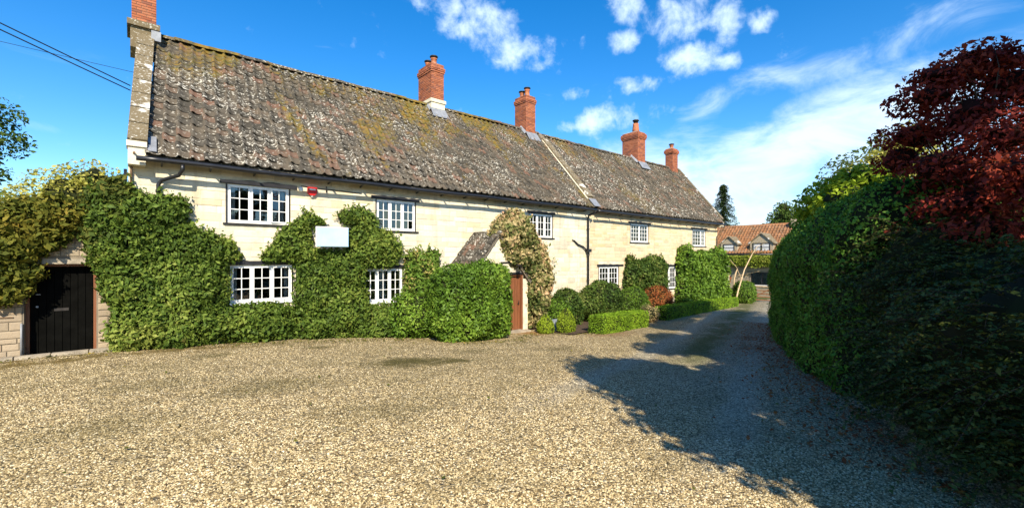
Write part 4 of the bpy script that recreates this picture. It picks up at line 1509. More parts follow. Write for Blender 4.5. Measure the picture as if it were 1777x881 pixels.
lay_stones(pw, 8.36, 10.72, gz + .1, RZ - .1, PY, [(DX0 - .03, DX1 + .03, gz, DZ + .16)], 'stone', 200, skip=inporch, seed=9, hmin=.16, hmax=.24, wmin=.2, wmax=.4)
rfp = MB()
prism(rfp, [(EX, PY - .1, EZ - .03), (RX, PY - .1, RZ - .03), (RX, 13, RZ - .03), (EX, 13, EZ - .03)][::-1], .05)
prism(rfp, [(RX, PY - .1, RZ - .03), (RX2, PY - .1, RZ2 - .03), (RX2, 13, RZ2 - .03), (RX, 13, RZ - .03)][::-1], .05)
pr = rfp.build('roof', M['tile_s'], porch)
tiled_roof(pr, (EX, 12.98, EZ), (EX, PY - .12, EZ), (RX, 12.98, RZ), (RX, PY - .12, RZ), 6, 7, M['tile'], M['tile_s'], 60, zscale=.42)
tiled_roof(pr, (RX2, PY - .12, RZ2), (RX2, 12.98, RZ2), (RX, PY - .12, RZ), (RX, 12.98, RZ), 6, 8, M['tile'], M['tile_s'], 60, zscale=.42)
b = MB()
b.tube([(RX, PY - .13, RZ + .02), (RX, 12.98, RZ + .02)], .09, 8); b.build('ridge_tile', M['tile_s'], pr)
b = MB()
b.bar((EX + .05, PY - .06, EZ - .03), (RX, PY - .06, RZ - .06), .07, .03); b.bar((RX, PY - .06, RZ - .06), (RX2, PY - .06, RZ2 - .06), .07, .03)
b.build('verge', M['mortar_g'], pr)
b = MB(); b.box(DX0 - .16, DX1 + .14, PY - .03, PY + .1, DZ, DZ + .07); b.build('lintel', M['timber'], porch)
b = MB(); b.box(9.45, 9.95, PY - .05, PY + .0, -.16, -.12); b.build('string_ledge', M['timber'], porch)
b = MB(); zb0 = gz + .12
b.box(DX0, DX0 + .06, PY + .02, PY + .14, zb0, DZ); b.box(DX1 - .06, DX1, PY + .02, PY + .14, zb0, DZ); b.box(DX0 + .06, DX1 - .06, PY + .02, PY + .14, DZ - .06, DZ)
b.build('door_frame', M['doorbrown'], porch)
drp = MB(); drp.box(DX0 + .06, DX1 - .06, PY + .12, PY + .15, zb0 + .02, DZ - .06)
door = drp.build('door', M['doorbrown'], porch)
nb_ = 5
for i in range(nb_):
    a = DX0 + .065 + i * (DX1 - DX0 - .13) / nb_
    b = MB(); b.box(a, a + (DX1 - DX0 - .13) / nb_ - .012, PY + .098, PY + .119, zb0 + .03, DZ - .065); b.build('door_plank', M['doorbrown'], door)
b = MB(); b.tube([(DX1 - .16, PY + .09, -1.6), (DX1 - .16, PY + .05, -1.6)], .025, 8); b.tube([(DX1 - .16, PY + .05, -1.6), (DX1 - .16, PY + .045, -1.48)], .012, 6); b.build('door_handle', M['cap'], door)
b = MB(); b.box(DX0 - .1, DX1 + .1, PY - .30, PY + .12, gz - .1, gz + .14); b.build('doorstep', M['kerb'], porch)

# lantern by the porch door
lt = empty('wall_lantern', (10.15, PY - .1, -.33)); tag(lt, 'small black wall lantern hanging above the brown porch door', 'lantern')
b = MB(); b.bar((10.15, PY, -.2), (10.15, PY - .16, -.2), .02, .02); b.box(10.08, 10.22, PY - .23, PY - .09, -.27, -.25); b.box(10.09, 10.21, PY - .22, PY - .10, -.46, -.44)
for (a, c_) in ((10.09, PY - .22), (10.2, PY - .22), (10.09, PY - .11), (10.2, PY - .11)): b.box(a, a + .012, c_, c_ + .012, -.44, -.27)
b.add([(10.07, PY - .24, -.25), (10.23, PY - .24, -.25), (10.23, PY - .08, -.25), (10.07, PY - .08, -.25), (10.15, PY - .16, -.17)], [(0, 1, 4), (1, 2, 4), (2, 3, 4), (3, 0, 4)])
b.build('lantern_frame', M['cap'], lt)
b = MB(); b.box(10.105, 10.195, PY - .205, PY - .115, -.435, -.275); b.build('lantern_glass', M['glass'], lt)

# ---- things on the front wall
al = empty('alarm_box', (3.78, 12.93, 1.86)); tag(al, 'red alarm box high on the wall right of the upper window', 'alarm box')
b = MB()
vs = [(3.66, 12.985, 1.97), (3.90, 12.985, 1.97), (3.90, 12.985, 1.80), (3.83, 12.985, 1.74), (3.73, 12.985, 1.74), (3.66, 12.985, 1.80)]
b.add(vs + [(x, 12.89, z) for x, _, z in vs], [(5, 4, 3, 2, 1, 0)[::-1], (6, 7, 8, 9, 10, 11)[::-1]] + [(i, (i + 1) % 6, 6 + (i + 1) % 6, 6 + i) for i in range(6)])
b.build('box_body', M['red'], al)
b = MB(); b.box(3.70, 3.86, 12.882, 12.889, 1.885, 1.925); b.build('white_band', M['white'], al)
b = MB(); b.lathe((3.78, 12.94, 1.70), [(.03, 0), (.035, .03), (.03, .04)], 8); b.build('strobe', M['white'], al)
sl = empty('security_light', (3.47, 12.95, 1.88)); tag(sl, 'round white security light on the wall between window and red box', 'light')
b = MB(); b.tube([(3.47, 12.99, 1.90), (3.47, 12.93, 1.90)], .03, 8); b.build('bracket', M['white'], sl)
V, F_ = blob_surface((3.47, 12.88, 1.88), (.065, .06, .07), 12, 8, 0); fast_mesh('lamp_head', V, F_, M['white'], sl, smooth=True)
b = MB()
b.tube([(3.5, 12.975, 1.98), (4.1, 12.975, 1.96), (5.2, 12.975, 1.94)], .012, 5); b.tube([(4.17, 12.94, 2.03), (4.17, 12.94, 1.86)], .018, 6)
tag(b.build('wall_cable', M['cable']), 'thin black cable clipped along the wall under the eaves', 'cable')
sg = empty('wall_sign', (4.32, 12.3, .55)); tag(sg, 'blank pale blue rectangular sign board set among the climber leaves', 'sign')
b = MB(); b.box(3.77, 4.62, 12.48, 12.51, .33, .85); b.build('sign_panel', M['sign'], sg)
b = MB(); b.box(3.755, 4.635, 12.512, 12.54, .315, .865); b.build('sign_frame', M['white'], sg)
b = MB(); b.bar((3.9, 12.54, .6), (3.9, 12.99, .6), .03, .03); b.bar((4.5, 12.54, .6), (4.5, 12.99, .6), .03, .03); b.build('sign_bracket', M['cap'], sg)

# little pots on the lower left window board
for i, (x, lab, kk) in enumerate(((2.22, 'small terracotta pot plant behind the lower left window, leftmost of three', 'rust'), (2.52, 'small pot of cream flowers behind the lower left window, middle of three', 'rose'), (2.80, 'small pot of pink flowers behind the lower left window, rightmost of three', 'rose'))):
    t = empty('potted_plant', (x, 13.14, -1.06)); tag(t, lab, 'pot plant', 'pot plants inside the lower left window')
    b = MB(); b.lathe((x, 13.14, -1.06), [(.04, 0), (.055, .09), (.06, .1)], 10); b.build('pot', M['pot'], t)
    P = np.array([x, 13.14, -.90]) + rng.normal(0, .04, (90, 3)); v, f = leaves(P, rng.normal(0, 1, (90, 3)), .04); fast_mesh('leaves', v, f, L[kk], t, rng.random(90))

# ---- left outbuilding
ob = empty('outbuilding', (-1.5, 13.1, float(G(-1.5, 13)))); tag(ob, 'low rubble stone outbuilding with a wide black door left of the farmhouse', 'outbuilding')
OY = 13.10
DO = (-1.66, -.60, -2.3, -.12)
b = MB(); wall_face(b, -7, -.085, -2.3, .95, OY, [(DO[0], DO[1], -2.3, DO[3])], .35)
b.box(-7, -.09, OY + .55, 16.8, -2.3, .9)
b.add([(-7, OY, .95), (-.085, OY, .95), (-.085, OY + .55, .95), (-7, OY + .55, .95)], [(0, 1, 2, 3)])
ow = b.build('wall', M['mortar_g'], ob)
lay_stones(ow, -2.7, -.09, -1.95, .93, OY, [(DO[0] - .02, DO[1] + .02, -2.3, DO[3] + .12)], 'stone_g', 240, hmin=.10, hmax=.2, wmin=.15, wmax=.5, seed=21, gap=.016, proud=.02)
b = MB(); b.box(DO[0] - .22, DO[1] + .18, OY - .02, OY + .2, DO[3] + .003, DO[3] + .11); b.build('lintel', M['kerb'], ob)
b = MB(); b.box(DO[0], DO[1], OY + .26, OY + .30, -2.05, DO[3]); dr = b.build('door', M['doorblack'], ob)
for i in range(8):
    a = DO[0] + .06 + i * (DO[1] - DO[0] - .12) / 8
    b = MB(); b.box(a, a + (DO[1] - DO[0] - .12) / 8 - .01, OY + .235, OY + .259, -1.98, DO[3] - .06); b.build('door_plank', M['doorblack'], dr)
b = MB(); b.box(DO[0], DO[0] + .055, OY + .18, OY + .258, -2.0, DO[3] - .055); b.box(DO[1] - .055, DO[1], OY + .18, OY + .258, -2.0, DO[3] - .055); b.box(DO[0], DO[1], OY + .18, OY + .258, DO[3] - .054, DO[3] - .001); b.build('door_frame', M['doorbrown'], ob)
b = MB(); b.box(-1.26, -1.04, OY + .225, OY + .234, -1.11, -1.05); b.build('letter_plate', M['cap'], dr)
b = MB(); b.tube([(-1.5, OY + .23, -1.0), (-1.5, OY + .18, -1.0)], .02, 8); b.bar((-1.52, OY + .2, -.75), (-1.45, OY + .2, -.75), .015, .02); b.build('door_handle', M['lead'], dr)
b = MB(); b.tube([(-1.69, OY - .04, -1.98), (-1.69, OY - .04, -1.30)], .018, 8)
b.build('pipe_stub', M['lead'], ob)
b = MB(); b.bar((-2.3, OY - .03, -1.15), (-1.80, OY - .03, -1.17), .02, .02); b.build('iron_bracket', M['rust'], ob)
k = MB()
x = -4.0
i = 0
kb_ = empty('kerb_edging', (-1, 12.9, float(G(-1, 12.9)))); tag(kb_, 'line of low flat edging stones at the foot of the wall on the left', 'edging')
while x < 1.6:
    w_ = rng.uniform(.45, .75); b = MB(); zz = float(G(x, 12.85)); M4 = Matrix.Translation((x + w_ / 2, 12.86 - .03 * max(x, 0), zz + .02)) @ Matrix.Rotation(rng.normal() * .01, 4, 'Z')
    b.obox(M4, w_ / 2 - .01, .09, .045); b.build('edging_stone', M['kerb'], kb_); x += w_

# black vertical flue/pole at the corner of the gable
b = MB(); b.tube([(-.13, 13.3, -1.9), (-.13, 13.3, 2.02)], .03, 8)
tag(b.build('vent_pipe', M['gutter']), 'thin black vertical pipe beside the left corner of the farmhouse', 'pipe')

# overhead cables into the gable
for i, (p0, p1, lab) in enumerate((((-14, 9.5, 9.2), (-.05, 14.9, 4.4), 'uppermost of the two sloping black cables reaching the left gable'),
                                   ((-14, 9.5, 8.95), (-.05, 14.9, 4.28), 'lower of the two sloping black cables reaching the left gable'),
                                   ((-30, 28, 10.3), (30, 34, 10.5), 'thin level cable far behind the gable, left'))):
    p0, p1 = Vector(p0), Vector(p1); b = MB()
    b.tube([p0.lerp(p1, k_ / 24) - Vector((0, 0, (.35 if i < 2 else .5) * math.sin(math.pi * k_ / 24))) for k_ in range(25)], .014 if i < 2 else .012, 5)
    tag(b.build('overhead_cable', M['cable']), lab, 'cable', 'overhead cables at the left')

# ------------------------------------------------------------------ plants on and before the house
climbL = [(-0.74, 1.31), (-0.52, 1.58), (-0.15, 1.5), (0.29, 1.5), (0.81, 1.53), (1.0, 1.27), (0.96, 0.86), (1.25, 0.66), (1.74, 0.45), (2.08, 0.16), (1.99, -0.10), (1.80, -0.2), (1.82, -1.12), (3.3, -1.22), (3.3, -2.3), (-0.38, -2.1), (-0.43, -1.14), (-0.61, -0.27), (-0.76, 0.1)]
climbC = [(3.26, -2.4), (3.28, -0.34), (2.74, -0.06), (2.38, 0.12), (2.74, 0.42), (3.16, 0.97), (3.6, 1.22), (4.13, 1.13), (4.30, 0.80), (4.77, 0.78), (4.78, 0.81), (4.53, 1.05), (4.62, 1.44), (5.39, 1.51), (5.85, 1.14), (6.33, 0.53), (6.42, -0.13), (6.13, -0.31), (5.25, -0.31), (5.25, -1.40), (6.55, -1.42), (6.93, -2.75), (4.7, -2.6)]
thL = lambda X, Z: .30 + .38 * np.clip((-.1 - Z) / 2.0, 0, 1)
HOLES = [(LO1[0] - .02, LO1[1] + .02, LO1[2] - .06, LO1[3] + .06), (LO2[0] + .0, LO2[1] + .03, LO2[2] - .03, LO2[3] + .05), (UP2[0] - .04, UP2[1] + .1, UP2[2] - .02, UP2[3] + .2)]
wall_climber('climbing_shrub', 'dense green small-leaved climber mounded over the left wall corner and swan-neck pipe', 'climber', climbL, 12.98, thL, 34000, .075, L['ivy'], HOLES, seed=1.3)
SIGNH = [(3.74, 4.66, .30, .90)]
wall_climber('climbing_shrub', 'dense green climber around the blank blue sign and between the two lower windows', 'climber', climbC, 12.98, thL, 34000, .075, L['ivy'], HOLES + SIGNH, seed=5.1)
wall_climber('climbing_shrub', 'climber with yellow-brown leaves spreading over the outbuilding wall at far left', 'climber',
             [(-3.4, 1.3), (-1.93, 1.12), (-1.48, 1.22), (-0.91, 1.22), (-0.66, 0.80), (-0.82, 0.50), (-1.08, 0.28), (-1.30, 0.12), (-1.50, -0.12), (-1.46, -0.37), (-1.52, -0.71), (-1.78, -0.9), (-2.4, -0.95), (-3.4, -.7)], 13.07, .32, 15000, .085, L['gold'], seed=8.2, root=(-2.2, 13))
wall_climber('climbing_shrub', 'darker vine hanging from the house corner beside the black door', 'climber',
             [(-.78, 1.45), (-.3, 1.75), (-.02, 1.6), (.12, .9), (.1, -.6), (-.25, -1.1), (-.42, -.9), (-.50, -.35), (-.66, -.10), (-.80, .5)], 13.05, .38, 9000, .085, L['corner'], seed=3.7, root=(-.4, 13))
shr = [(6.35, -2.75), (6.50, -1.4), (6.50, -0.4), (6.58, 0.12), (7.05, 0.36), (7.35, .12), (7.63, 0.28), (7.80, -0.33), (8.1, -0.55), (8.2, -2.75)]
wall_climber('climbing_shrub', 'light green climber with pinkish leaf tips between the lower window and porch roof', 'climber', shr, 12.98, lambda X, Z: .45 + .4 * np.clip((-.3 - Z) / 2, 0, 1), 11000, .085, L['pink'], seed=2.2)
shrub('round_bush', 'big rounded glossy green bush in front of the porch', 'bush', (7.72, 10.9), (1.34, .82, 1.10), 30000, .085, L['laurel'], lf=1.7, lump=.30, seed=4.4, power=.62, out=.05)
shrub('round_bush', 'lower green bush at the foot of the wall left of the big porch bush', 'bush', (6.75, 12.2), (.95, .65, .68), 9000, .085, L['laurel'], lump=.24, lf=2.2, seed=6.1, power=.8, out=.05)
rosep = [(9.25, .78), (9.35, 1.30), (9.75, 1.62), (10.2, 1.70), (10.75, 1.40), (11.2, .95), (11.6, .45), (11.95, -.1), (12.0, -.8), (11.95, -1.5), (11.6, -1.9), (11.25, -2.5), (10.85, -2.55), (10.68, -1.8), (10.60, -.95), (10.5, -.62), (10.15, -.50), (9.9, -.22), (9.6, -.05), (9.38, .28)]
wall_climber('climbing_shrub', 'tall cream and pink leaved climber arching over the right side of the porch', 'climber', rosep, 12.0, .62, 13000, .105, L['rose'], seed=7.7, edge=.5, root=(11.2, 11.6), aspect=.6)
wall_climber('climbing_shrub', 'green climber with upright tips between the two lower windows of the right range', 'climber',
             [(18.5, -2.4), (18.35, -1.2), (18.45, -.63), (18.6, .12), (18.95, .2), (19.19, -0.1), (20.12, -0.02), (20.6, .18), (21.33, 0.22), (22.1, -0.38), (22.2, -1.65), (21.9, -2.5)], 13.0, .42, 10000, .10, L['shrub'], seed=9.1)
wall_climber('climbing_shrub', 'large bright green climber covering the far end of the right range', 'climber',
             [(23.3, -2.8), (23.45, -0.72), (23.55, 0.45), (23.9, .82), (24.4, 0.7), (25.0, 0.22), (26.0, 0.42), (27.2, 0.30), (27.9, .72), (28.6, 0.7), (29.3, -.3), (29.5, -1.22), (29.5, -2.9)], 13.0, .6, 16000, .11, L['laurel'], seed=10.4, aspect=.6)
# wispy shoots right of the porch climber
t = empty('wispy_plant', (12.6, 12.6, float(G(12.6, 12.6)))); tag(t, 'thin wispy plant with few leaves against the wall right of the porch climber', 'plant')
b = MB(); P = []
for k_ in range(9):
    a = Vector((12.0 + rng.normal() * .1, 12.7, -1.5)); e_ = Vector((12.4 + rng.random() * 1.1, 12.75, -.75 + rng.random() * .75))
    lp = limb_pts(a, e_, .12, 6); b.tube(lp, [.012, .01, .008, .006, .004, .003], 4)
    for s_ in range(1, 6):
        for _ in range(6): P.append(np.array(lp[s_]) + rng.normal(0, .07, 3))
b.build('stems_or_shade_core', M['bark'], t)
P = np.array(P); v, f = leaves(P, np.tile([[0, -1, .3]], (len(P), 1)), .08); fast_mesh('leaves', v, f, L['shrub'], t, rng.random(len(P)))

# low planting
CONES = ((10.75, 10.75, .30, .62, 'short round-topped clipped topiary right beside the porch door'), (11.35, 10.35, .33, .86, 'taller pointed clipped topiary next to the low hedge end'))
for (x, y, rr, hh, lab) in CONES:
    gz_ = float(G(x, y)); t = empty('topiary', (x, y, gz_)); tag(t, lab, 'topiary', 'clipped topiary at the porch')
    prof = [(rr * .72, .0), (rr * .95, .12 * hh), (rr, .3 * hh), (rr * .88, .52 * hh), (rr * .62, .74 * hh), (rr * .33, .9 * hh), (.02, hh)]
    V = np.array([(x + q[0] * math.cos(a), y + q[0] * math.sin(a), gz_ + q[1]) for q in prof for a in np.linspace(0, 2 * math.pi, 20, endpoint=False)])
    F_ = grid_faces(20, len(prof)); V2 = V.copy(); V2[:, :2] = (x, y) + (V2[:, :2] - (x, y)) * .93
    fast_mesh('stems_or_shade_core', V2, F_, L['core'], t, rng.random(len(F_)))  # inner cone with painted shade showing between the clipped leaves
    clothe(t, V, quads_to_tris(F_), 5000, .035, L['lime'], .6, .03, .012)
hedge_box('low_hedge', 'short low clipped box hedge, the nearer and brighter of the two', 'hedge', [(11.95, 9.55), (15.35, 9.95)], .66, .60, 20000, .04, L['box'], round_=.05, group='low box hedges before the house', seed=1)
hedge_box('low_hedge', 'long low clipped hedge running along the drive to the far end of the house', 'hedge', [(17.9, 10.65), (22, 11.35), (29.6, 12.35)], .62, .58, 26000, .05, L['box'], round_=.05, group='low box hedges before the house', seed=2)
shrub('garden_shrub', 'dark leafy shrub with pale edged leaves behind the topiary', 'shrub', (13.0, 11.9), (.85, .6, .72), 6500, .10, L['shrub'], lump=.2, lf=2.2, seed=1.1, twigs=14, group='shrubs in the bed under the lower windows')
shrub('garden_shrub', 'broad loose shrub under the lower window, just right of the downpipe', 'shrub', (15.4, 12.0), (1.25, .7, .88), 11000, .09, L['shrub'], lump=.2, lf=1.8, seed=2.4, twigs=14, group='shrubs in the bed under the lower windows')
shrub('garden_shrub', 'smooth rounded green shrub beneath the right half of the lower window', 'shrub', (17.8, 12.1), (1.05, .62, .74), 12000, .06, L['laurel'], lump=.14, lf=1.6, seed=3.1, group='shrubs in the bed under the lower windows')
shrub('garden_shrub', 'fresh green ferny shrub at the foot of the cream and pink climber', 'shrub', (12.1, 11.5), (.55, .45, .55), 4500, .08, L['laurel'], lump=.14, lf=2.4, seed=3.6, group='shrubs in the bed under the lower windows')
shrub('garden_shrub', 'rust red shrub behind the gap between the two low hedges', 'shrub', (20.0, 12.05), (.95, .5, .72), 6500, .085, L['rust'], lump=.2, lf=2.4, seed=4.2, twigs=20, group='shrubs in the bed under the lower windows')
shrub('garden_shrub', 'small dry straw-coloured tuft in the gap between the two low hedges', 'shrub', (16.75, 10.5), (.42, .35, .38), 1500, .09, L['rose'], lump=.15, lf=2.5, seed=4.9, twigs=16, aspect=.2)
tr = empty('stone_trough', (11.55, 11.1, float(G(11.5, 11.1)))); tag(tr, 'grey stone trough standing between the two clipped topiaries', 'trough')
b = MB(); z_ = float(G(11.5, 11.1)); x0, x1, y0, y1 = 11.05, 12.1, 10.95, 11.35
b.box(x0, x1, y0, y0 + .06, z_, z_ + .42); b.box(x0, x1, y1 - .06, y1, z_, z_ + .42); b.box(x0, x0 + .06, y0 + .061, y1 - .061, z_, z_ + .42); b.box(x1 - .06, x1, y0 + .061, y1 - .061, z_, z_ + .42)
b.build('trough_body', M['trough'], tr)
b = MB(); b.box(x0 + .061, x1 - .061, y0 + .061, y1 - .061, z_ + .01, z_ + .36); b.build('soil', M['soil'], tr)

# far end: pillar, leaning pole, ball, gate
pil = empty('stone_pier', (29.9, 13.2, float(G(30, 13)))); tag(pil, 'pale square stone pier at the far end of the climber', 'pier')
z_ = float(G(30, 13)); b = MB(); b.box(31.05, 31.55, 13.5, 14.0, z_ - .1, z_ + 2.95); b.build('pier_shaft', M['mortar'], pil)
for k_ in range(12):
    b = MB(); b.box(31.035, 31.565, 13.485, 14.015, z_ + k_ * .245, z_ + k_ * .245 + .235); b.build('stone', M['stone'], pil)
pb_ = MB()
pp = [(30.6, 12.7, z_), (31.2, 12.75, z_ + .9), (32.6, 12.9, z_ + 2.3), (34.2, 13.0, z_ + 3.4), (35.2, 13.0, z_ + 4.0), (36.6, 13.0, z_ + 4.25)]
pb_.tube(pp, [.055, .048, .04, .032, .02, .01], 8)
pb_.tube([(31.9, 12.8, z_ + 1.6), (31.8, 13.1, z_ + 2.5), (31.3, 13.4, z_ + 3.1)], [.022, .016, .01], 6)
tp = empty('leaning_tree', (30.6, 12.7, z_)); tag(tp, 'bare pale slender tree trunk leaning right across the old barn', 'tree')
pb_.build('trunk', M['pale_wood'], tp)
P = np.concatenate([np.array(limb_pts(pp[3], (35.5 + rng.normal(), 13 + rng.normal() * .5, z_ + 4.0 + rng.normal() * .4), .1, 14)) for _ in range(16)])
P = P + rng.normal(0, .08, P.shape); v, f = leaves(P, rng.normal(0, 1, P.shape), .09); fast_mesh('crown', v, f, L['gold'], tp, rng.random(len(P)))
shrub('round_bush', 'clipped dark green bush in shade just left of the wooden gate', 'bush', (32.7, 12.95), (.85, .7, .80), 7000, .08, L['laurel'], lump=.06, seed=12., power=.75)
shrub('climbing_shrub', 'reddish and yellow climber at the far corner of the house, before the barn', 'climber', (32.4, 14.6), (1.2, .6, 1.75), 5000, .12, L['rust'], lump=.35, lf=1.3, seed=13., twigs=12)
gt = empty('field_gate', (35.6, 12.4, float(G(35.6, 12.4)))); tag(gt, 'brown five-bar wooden gate across the end of the drive', 'gate')
gx_, ga, gb_ = 35.6, 10.4, 13.72; z_ = float(G(35.6, 12.4))
for k_, hh in enumerate((.12, .34, .56, .80, 1.12)):
    b = MB(); b.bar((gx_, ga, z_ + hh), (gx_, gb_, z_ + hh), .05, .10 if k_ == 4 else .085); b.build('gate_bar', M['gate'] if k_ < 4 else M['pale_wood'], gt)
for yy in (ga, gb_ - .06):
    b = MB(); b.bar((gx_ - .03, yy, z_ + .03), (gx_ - .03, yy, z_ + 1.25), .08, .08); b.build('gate_stile', M['gate'], gt)
b = MB(); b.bar((gx_ - .05, ga + .1, z_ + .15), (gx_ - .05, (ga + gb_) / 2, z_ + 1.08), .03, .08); b.bar((gx_ - .05, gb_ - .1, z_ + .15), (gx_ - .05, (ga + gb_) / 2, z_ + 1.08), .03, .08)
b.build('gate_brace', M['gate'], gt)
for yy, lab in ((ga - .15, 'right hand gatepost of the five-bar gate'), (gb_ + .12, 'left hand gatepost of the five-bar gate, by the clipped bush')):
    b = MB(); b.obox(Matrix.Translation((gx_, yy, z_ + .7)), .09, .09, .75); b.lathe((gx_, yy, z_ + 1.45), [(.09, 0), (.06, .06), (.01, .1)], 8); tag(b.build('gate_post', M['gate']), lab, 'gatepost', 'posts of the field gate')

# ---- barn
barn = empty('barn', (44, 17, float(G(44, 17)))); tag(barn, 'old stone barn with orange pantile roof and two dormers beyond the gate', 'barn')
BX = 42.0; BG = float(G(42, 16)) - .1; BE = .50; BR = 3.05; BY0, BY1 = 13.35, 24.0; BRX = BX + 3.0
W0 = (BX, 13.2, 15.0, -1.95, -1.0)
b = MB()
hb_ = MB(); wall_face(hb_, 12.0, 22.6, BG, BE + .1, 0, [(19.9, 21.7, -2.35, -1.25)], .3)
# the barn front faces the drive: swing the wall from the x to the y direction
hb_.v = [(BX + v[1], 36.0 - v[0], v[2]) for v in hb_.v]
bw_ = hb_.build('wall', M['mortar_g'], barn)
b = MB()
b.add([(BX, 13.4, BG), (BX + 6, 13.4, BG), (BX + 6, 13.4, BE), (BRX, 13.4, BR), (BX, 13.4, BE)], [(0, 1, 2, 3, 4)])
b.add([(BX, 24.0, BG), (BX + 6, 24.0, BG), (BX + 6, 24.0, BE), (BRX, 24.0, BR), (BX, 24.0, BE)], [(4, 3, 2, 1, 0)])
b.add([(BX + 6, 13.4, BG), (BX + 6, 24, BG), (BX + 6, 24, BE), (BX + 6, 13.4, BE)], [(0, 1, 2, 3)])
b.build('end_wall', M['stone_gs'], barn)
mb = MB(); r_ = random.Random(3)
z = BG + .1
while z < BE:
    h = r_.uniform(.12, .24); y = 13.4
    while y < 24:
        w_ = r_.uniform(.2, .6)
        yy0, yy1 = y, min(y + w_, 24); y += w_
        if 14.3 < yy1 and yy0 < 16.1 and z + h > -2.35 and z < -1.25: continue
        mb.box(BX - .02 * r_.random() - .005, BX + .02, yy0 + .01, yy1 - .01, z + .008, z + h - .008, r_.random())
    z += h
o = mb.build('stonework', M['stone_gs'], bw_); o['kind'] = 'stuff'
rf = MB()
prism(rf, [(BX - .2, BY0, BE - .1), (BRX, BY0, BR), (BRX, BY1 + .2, BR), (BX - .2, BY1 + .2, BE - .1)][::-1], .06)
prism(rf, [(BRX, BY0, BR), (BX + 6.2, BY0, BE - .1), (BX + 6.2, BY1 + .2, BE - .1), (BRX, BY1 + .2, BR)][::-1], .06)
br_ = rf.build('roof', M['tile_os'], barn)
tiled_roof(br_, (BX - .22, BY1 + .2, BE - .08), (BX - .22, BY0, BE - .08), (BRX, BY1 + .2, BR + .04), (BRX, BY0, BR + .04), 40, 12, M['tile_o'], M['tile_os'], 0)
b = MB(); b.tube([(BRX, BY0, BR + .05), (BRX, BY1 + .2, BR + .05)], .12, 8); b.build('ridge', M['tile_os'], br_)
b = MB(); b.box(BRX - .7, BRX + .5, BY0 - .3, BY0 + .25, BR - 1.0, BR + .45); b.build('gable_chimney', M['stone_gs'], barn)
b = MB(); b.tube([(BX - .28, BY0, BE - .16), (BX - .28, BY1, BE - .16)], .06, 6); b.build('gutter', M['gutter'], barn)


def dormer(yc, w_, h_, zsill, nw):
    d = MB()
    x0 = BX + .05; x1 = BX + 2.4
    ht = zsill + h_
    ya, yb = yc - w_ / 2, yc + w_ / 2
    ap = ht + w_ * .42
    d.add([(x0, ya, zsill - .1), (x0, yb, zsill - .1), (x0, yb, ht), (x0, yc, ap), (x0, ya, ht), (x1, ya, zsill - .1), (x1, yb, zsill - .1), (x1, yb, ht), (x1, yc, ap), (x1, ya, ht)],
          [(4, 3, 2, 1, 0), (0, 5, 9, 4), (1, 2, 7, 6)])
    do = d.build('dormer', M['stone_gs'], barn)
    r_ = MB()
    prism(r_, [(x0 - .12, ya - .14, ht - .12), (x0 - .12, yc, ap + .04), (x1, yc, ap + .04), (x1, ya - .14, ht - .12)], .07)
    prism(r_, [(x0 - .12, yc, ap + .04), (x0 - .12, yb + .14, ht - .12), (x1, yb + .14, ht - .12), (x1, yc, ap + .04)], .07)
    r_.build('dormer_roof', M['coping'], do)
    ww = (w_ - .5) / nw
    for k_ in range(nw):
        a = ya + .25 + k_ * ww
        fm = MB()
        for (p_, q_, c_, e_) in ((a, a + ww, ht - .08, ht), (a, a + ww, zsill, zsill + .06), (a, a + .06, zsill + .06, ht - .08), (a + ww - .06, a + ww, zsill + .06, ht - .08)):
            fm.box(x0 - .05, x0 - .004, p_, q_, c_, e_)
        fm.box(x0 - .045, x0 - .006, a + .06, a + ww - .06, (zsill + ht) / 2 - .02, (zsill + ht) / 2 + .02)
        f_ = fm.build('dormer_window', M['timber'], do)
        for zz0, zz1 in ((zsill + .06, (zsill + ht) / 2 - .02), ((zsill + ht) / 2 + .02, ht - .08)):
            pn = MB(); pn.box(x0 - .025, x0 - .012, a + .06, a + ww - .06, zz0, zz1); pn.build('pane', M['curtain'], f_)  # opaque pale pane: the reflection is painted with the curtain colour
    return do


dormer(15.2, 1.9, .75, .60, 2)
dormer(18.0, 1.5, .72, .60, 1)
fm = MB()
wy0, wy1, wz0, wz1 = 14.3, 16.1, -2.35, -1.25
X_ = BX + .1
for (p_, q_, c_, e_) in ((wy0, wy1, wz1 - .08, wz1), (wy0, wy1, wz0, wz0 + .08), (wy0, wy0 + .07, wz0 + .08, wz1 - .08), (wy1 - .07, wy1, wz0 + .08, wz1 - .08), (15.17, 15.24, wz0 + .08, wz1 - .08)):
    fm.box(X_, X_ + .08, p_, q_, c_, e_)
bwin = fm.build('window', M['timber'], barn)
for (p_, q_) in ((14.37, 15.17), (15.24, 16.03)):
    for (c_, e_) in ((-2.27, -1.82), (-1.79, -1.33)):
        b = MB(); b.box(X_ + .03, X_ + .04, p_, q_, c_, e_); b.build('pane', M['glass'], bwin)
b = MB(); b.add([(X_ + .22, wy0 - .3, -2.6), (X_ + .22, wy1 + .3, -2.6), (X_ + 1.5, wy1 + .3, -2.6), (X_ + 1.5, wy0 - .3, -2.6), (X_ + .22, wy0 - .3, -1.1), (X_ + .22, wy1 + .3, -1.1), (X_ + 1.5, wy1 + .3, -1.1), (X_ + 1.5, wy0 - .3, -1.1)], [(0, 1, 2, 3), (4, 5, 6, 7), (2, 3, 7, 6), (0, 3, 7, 4), (1, 2, 6, 5)])
b.build('dark_room', M['room'], bwin)
b = MB(); b.box(BX - .12, BX + .1, wy0 - .1, wy1 + .1, wz0 - .12, wz0 - .01); b.build('sill', M['white'], bwin)

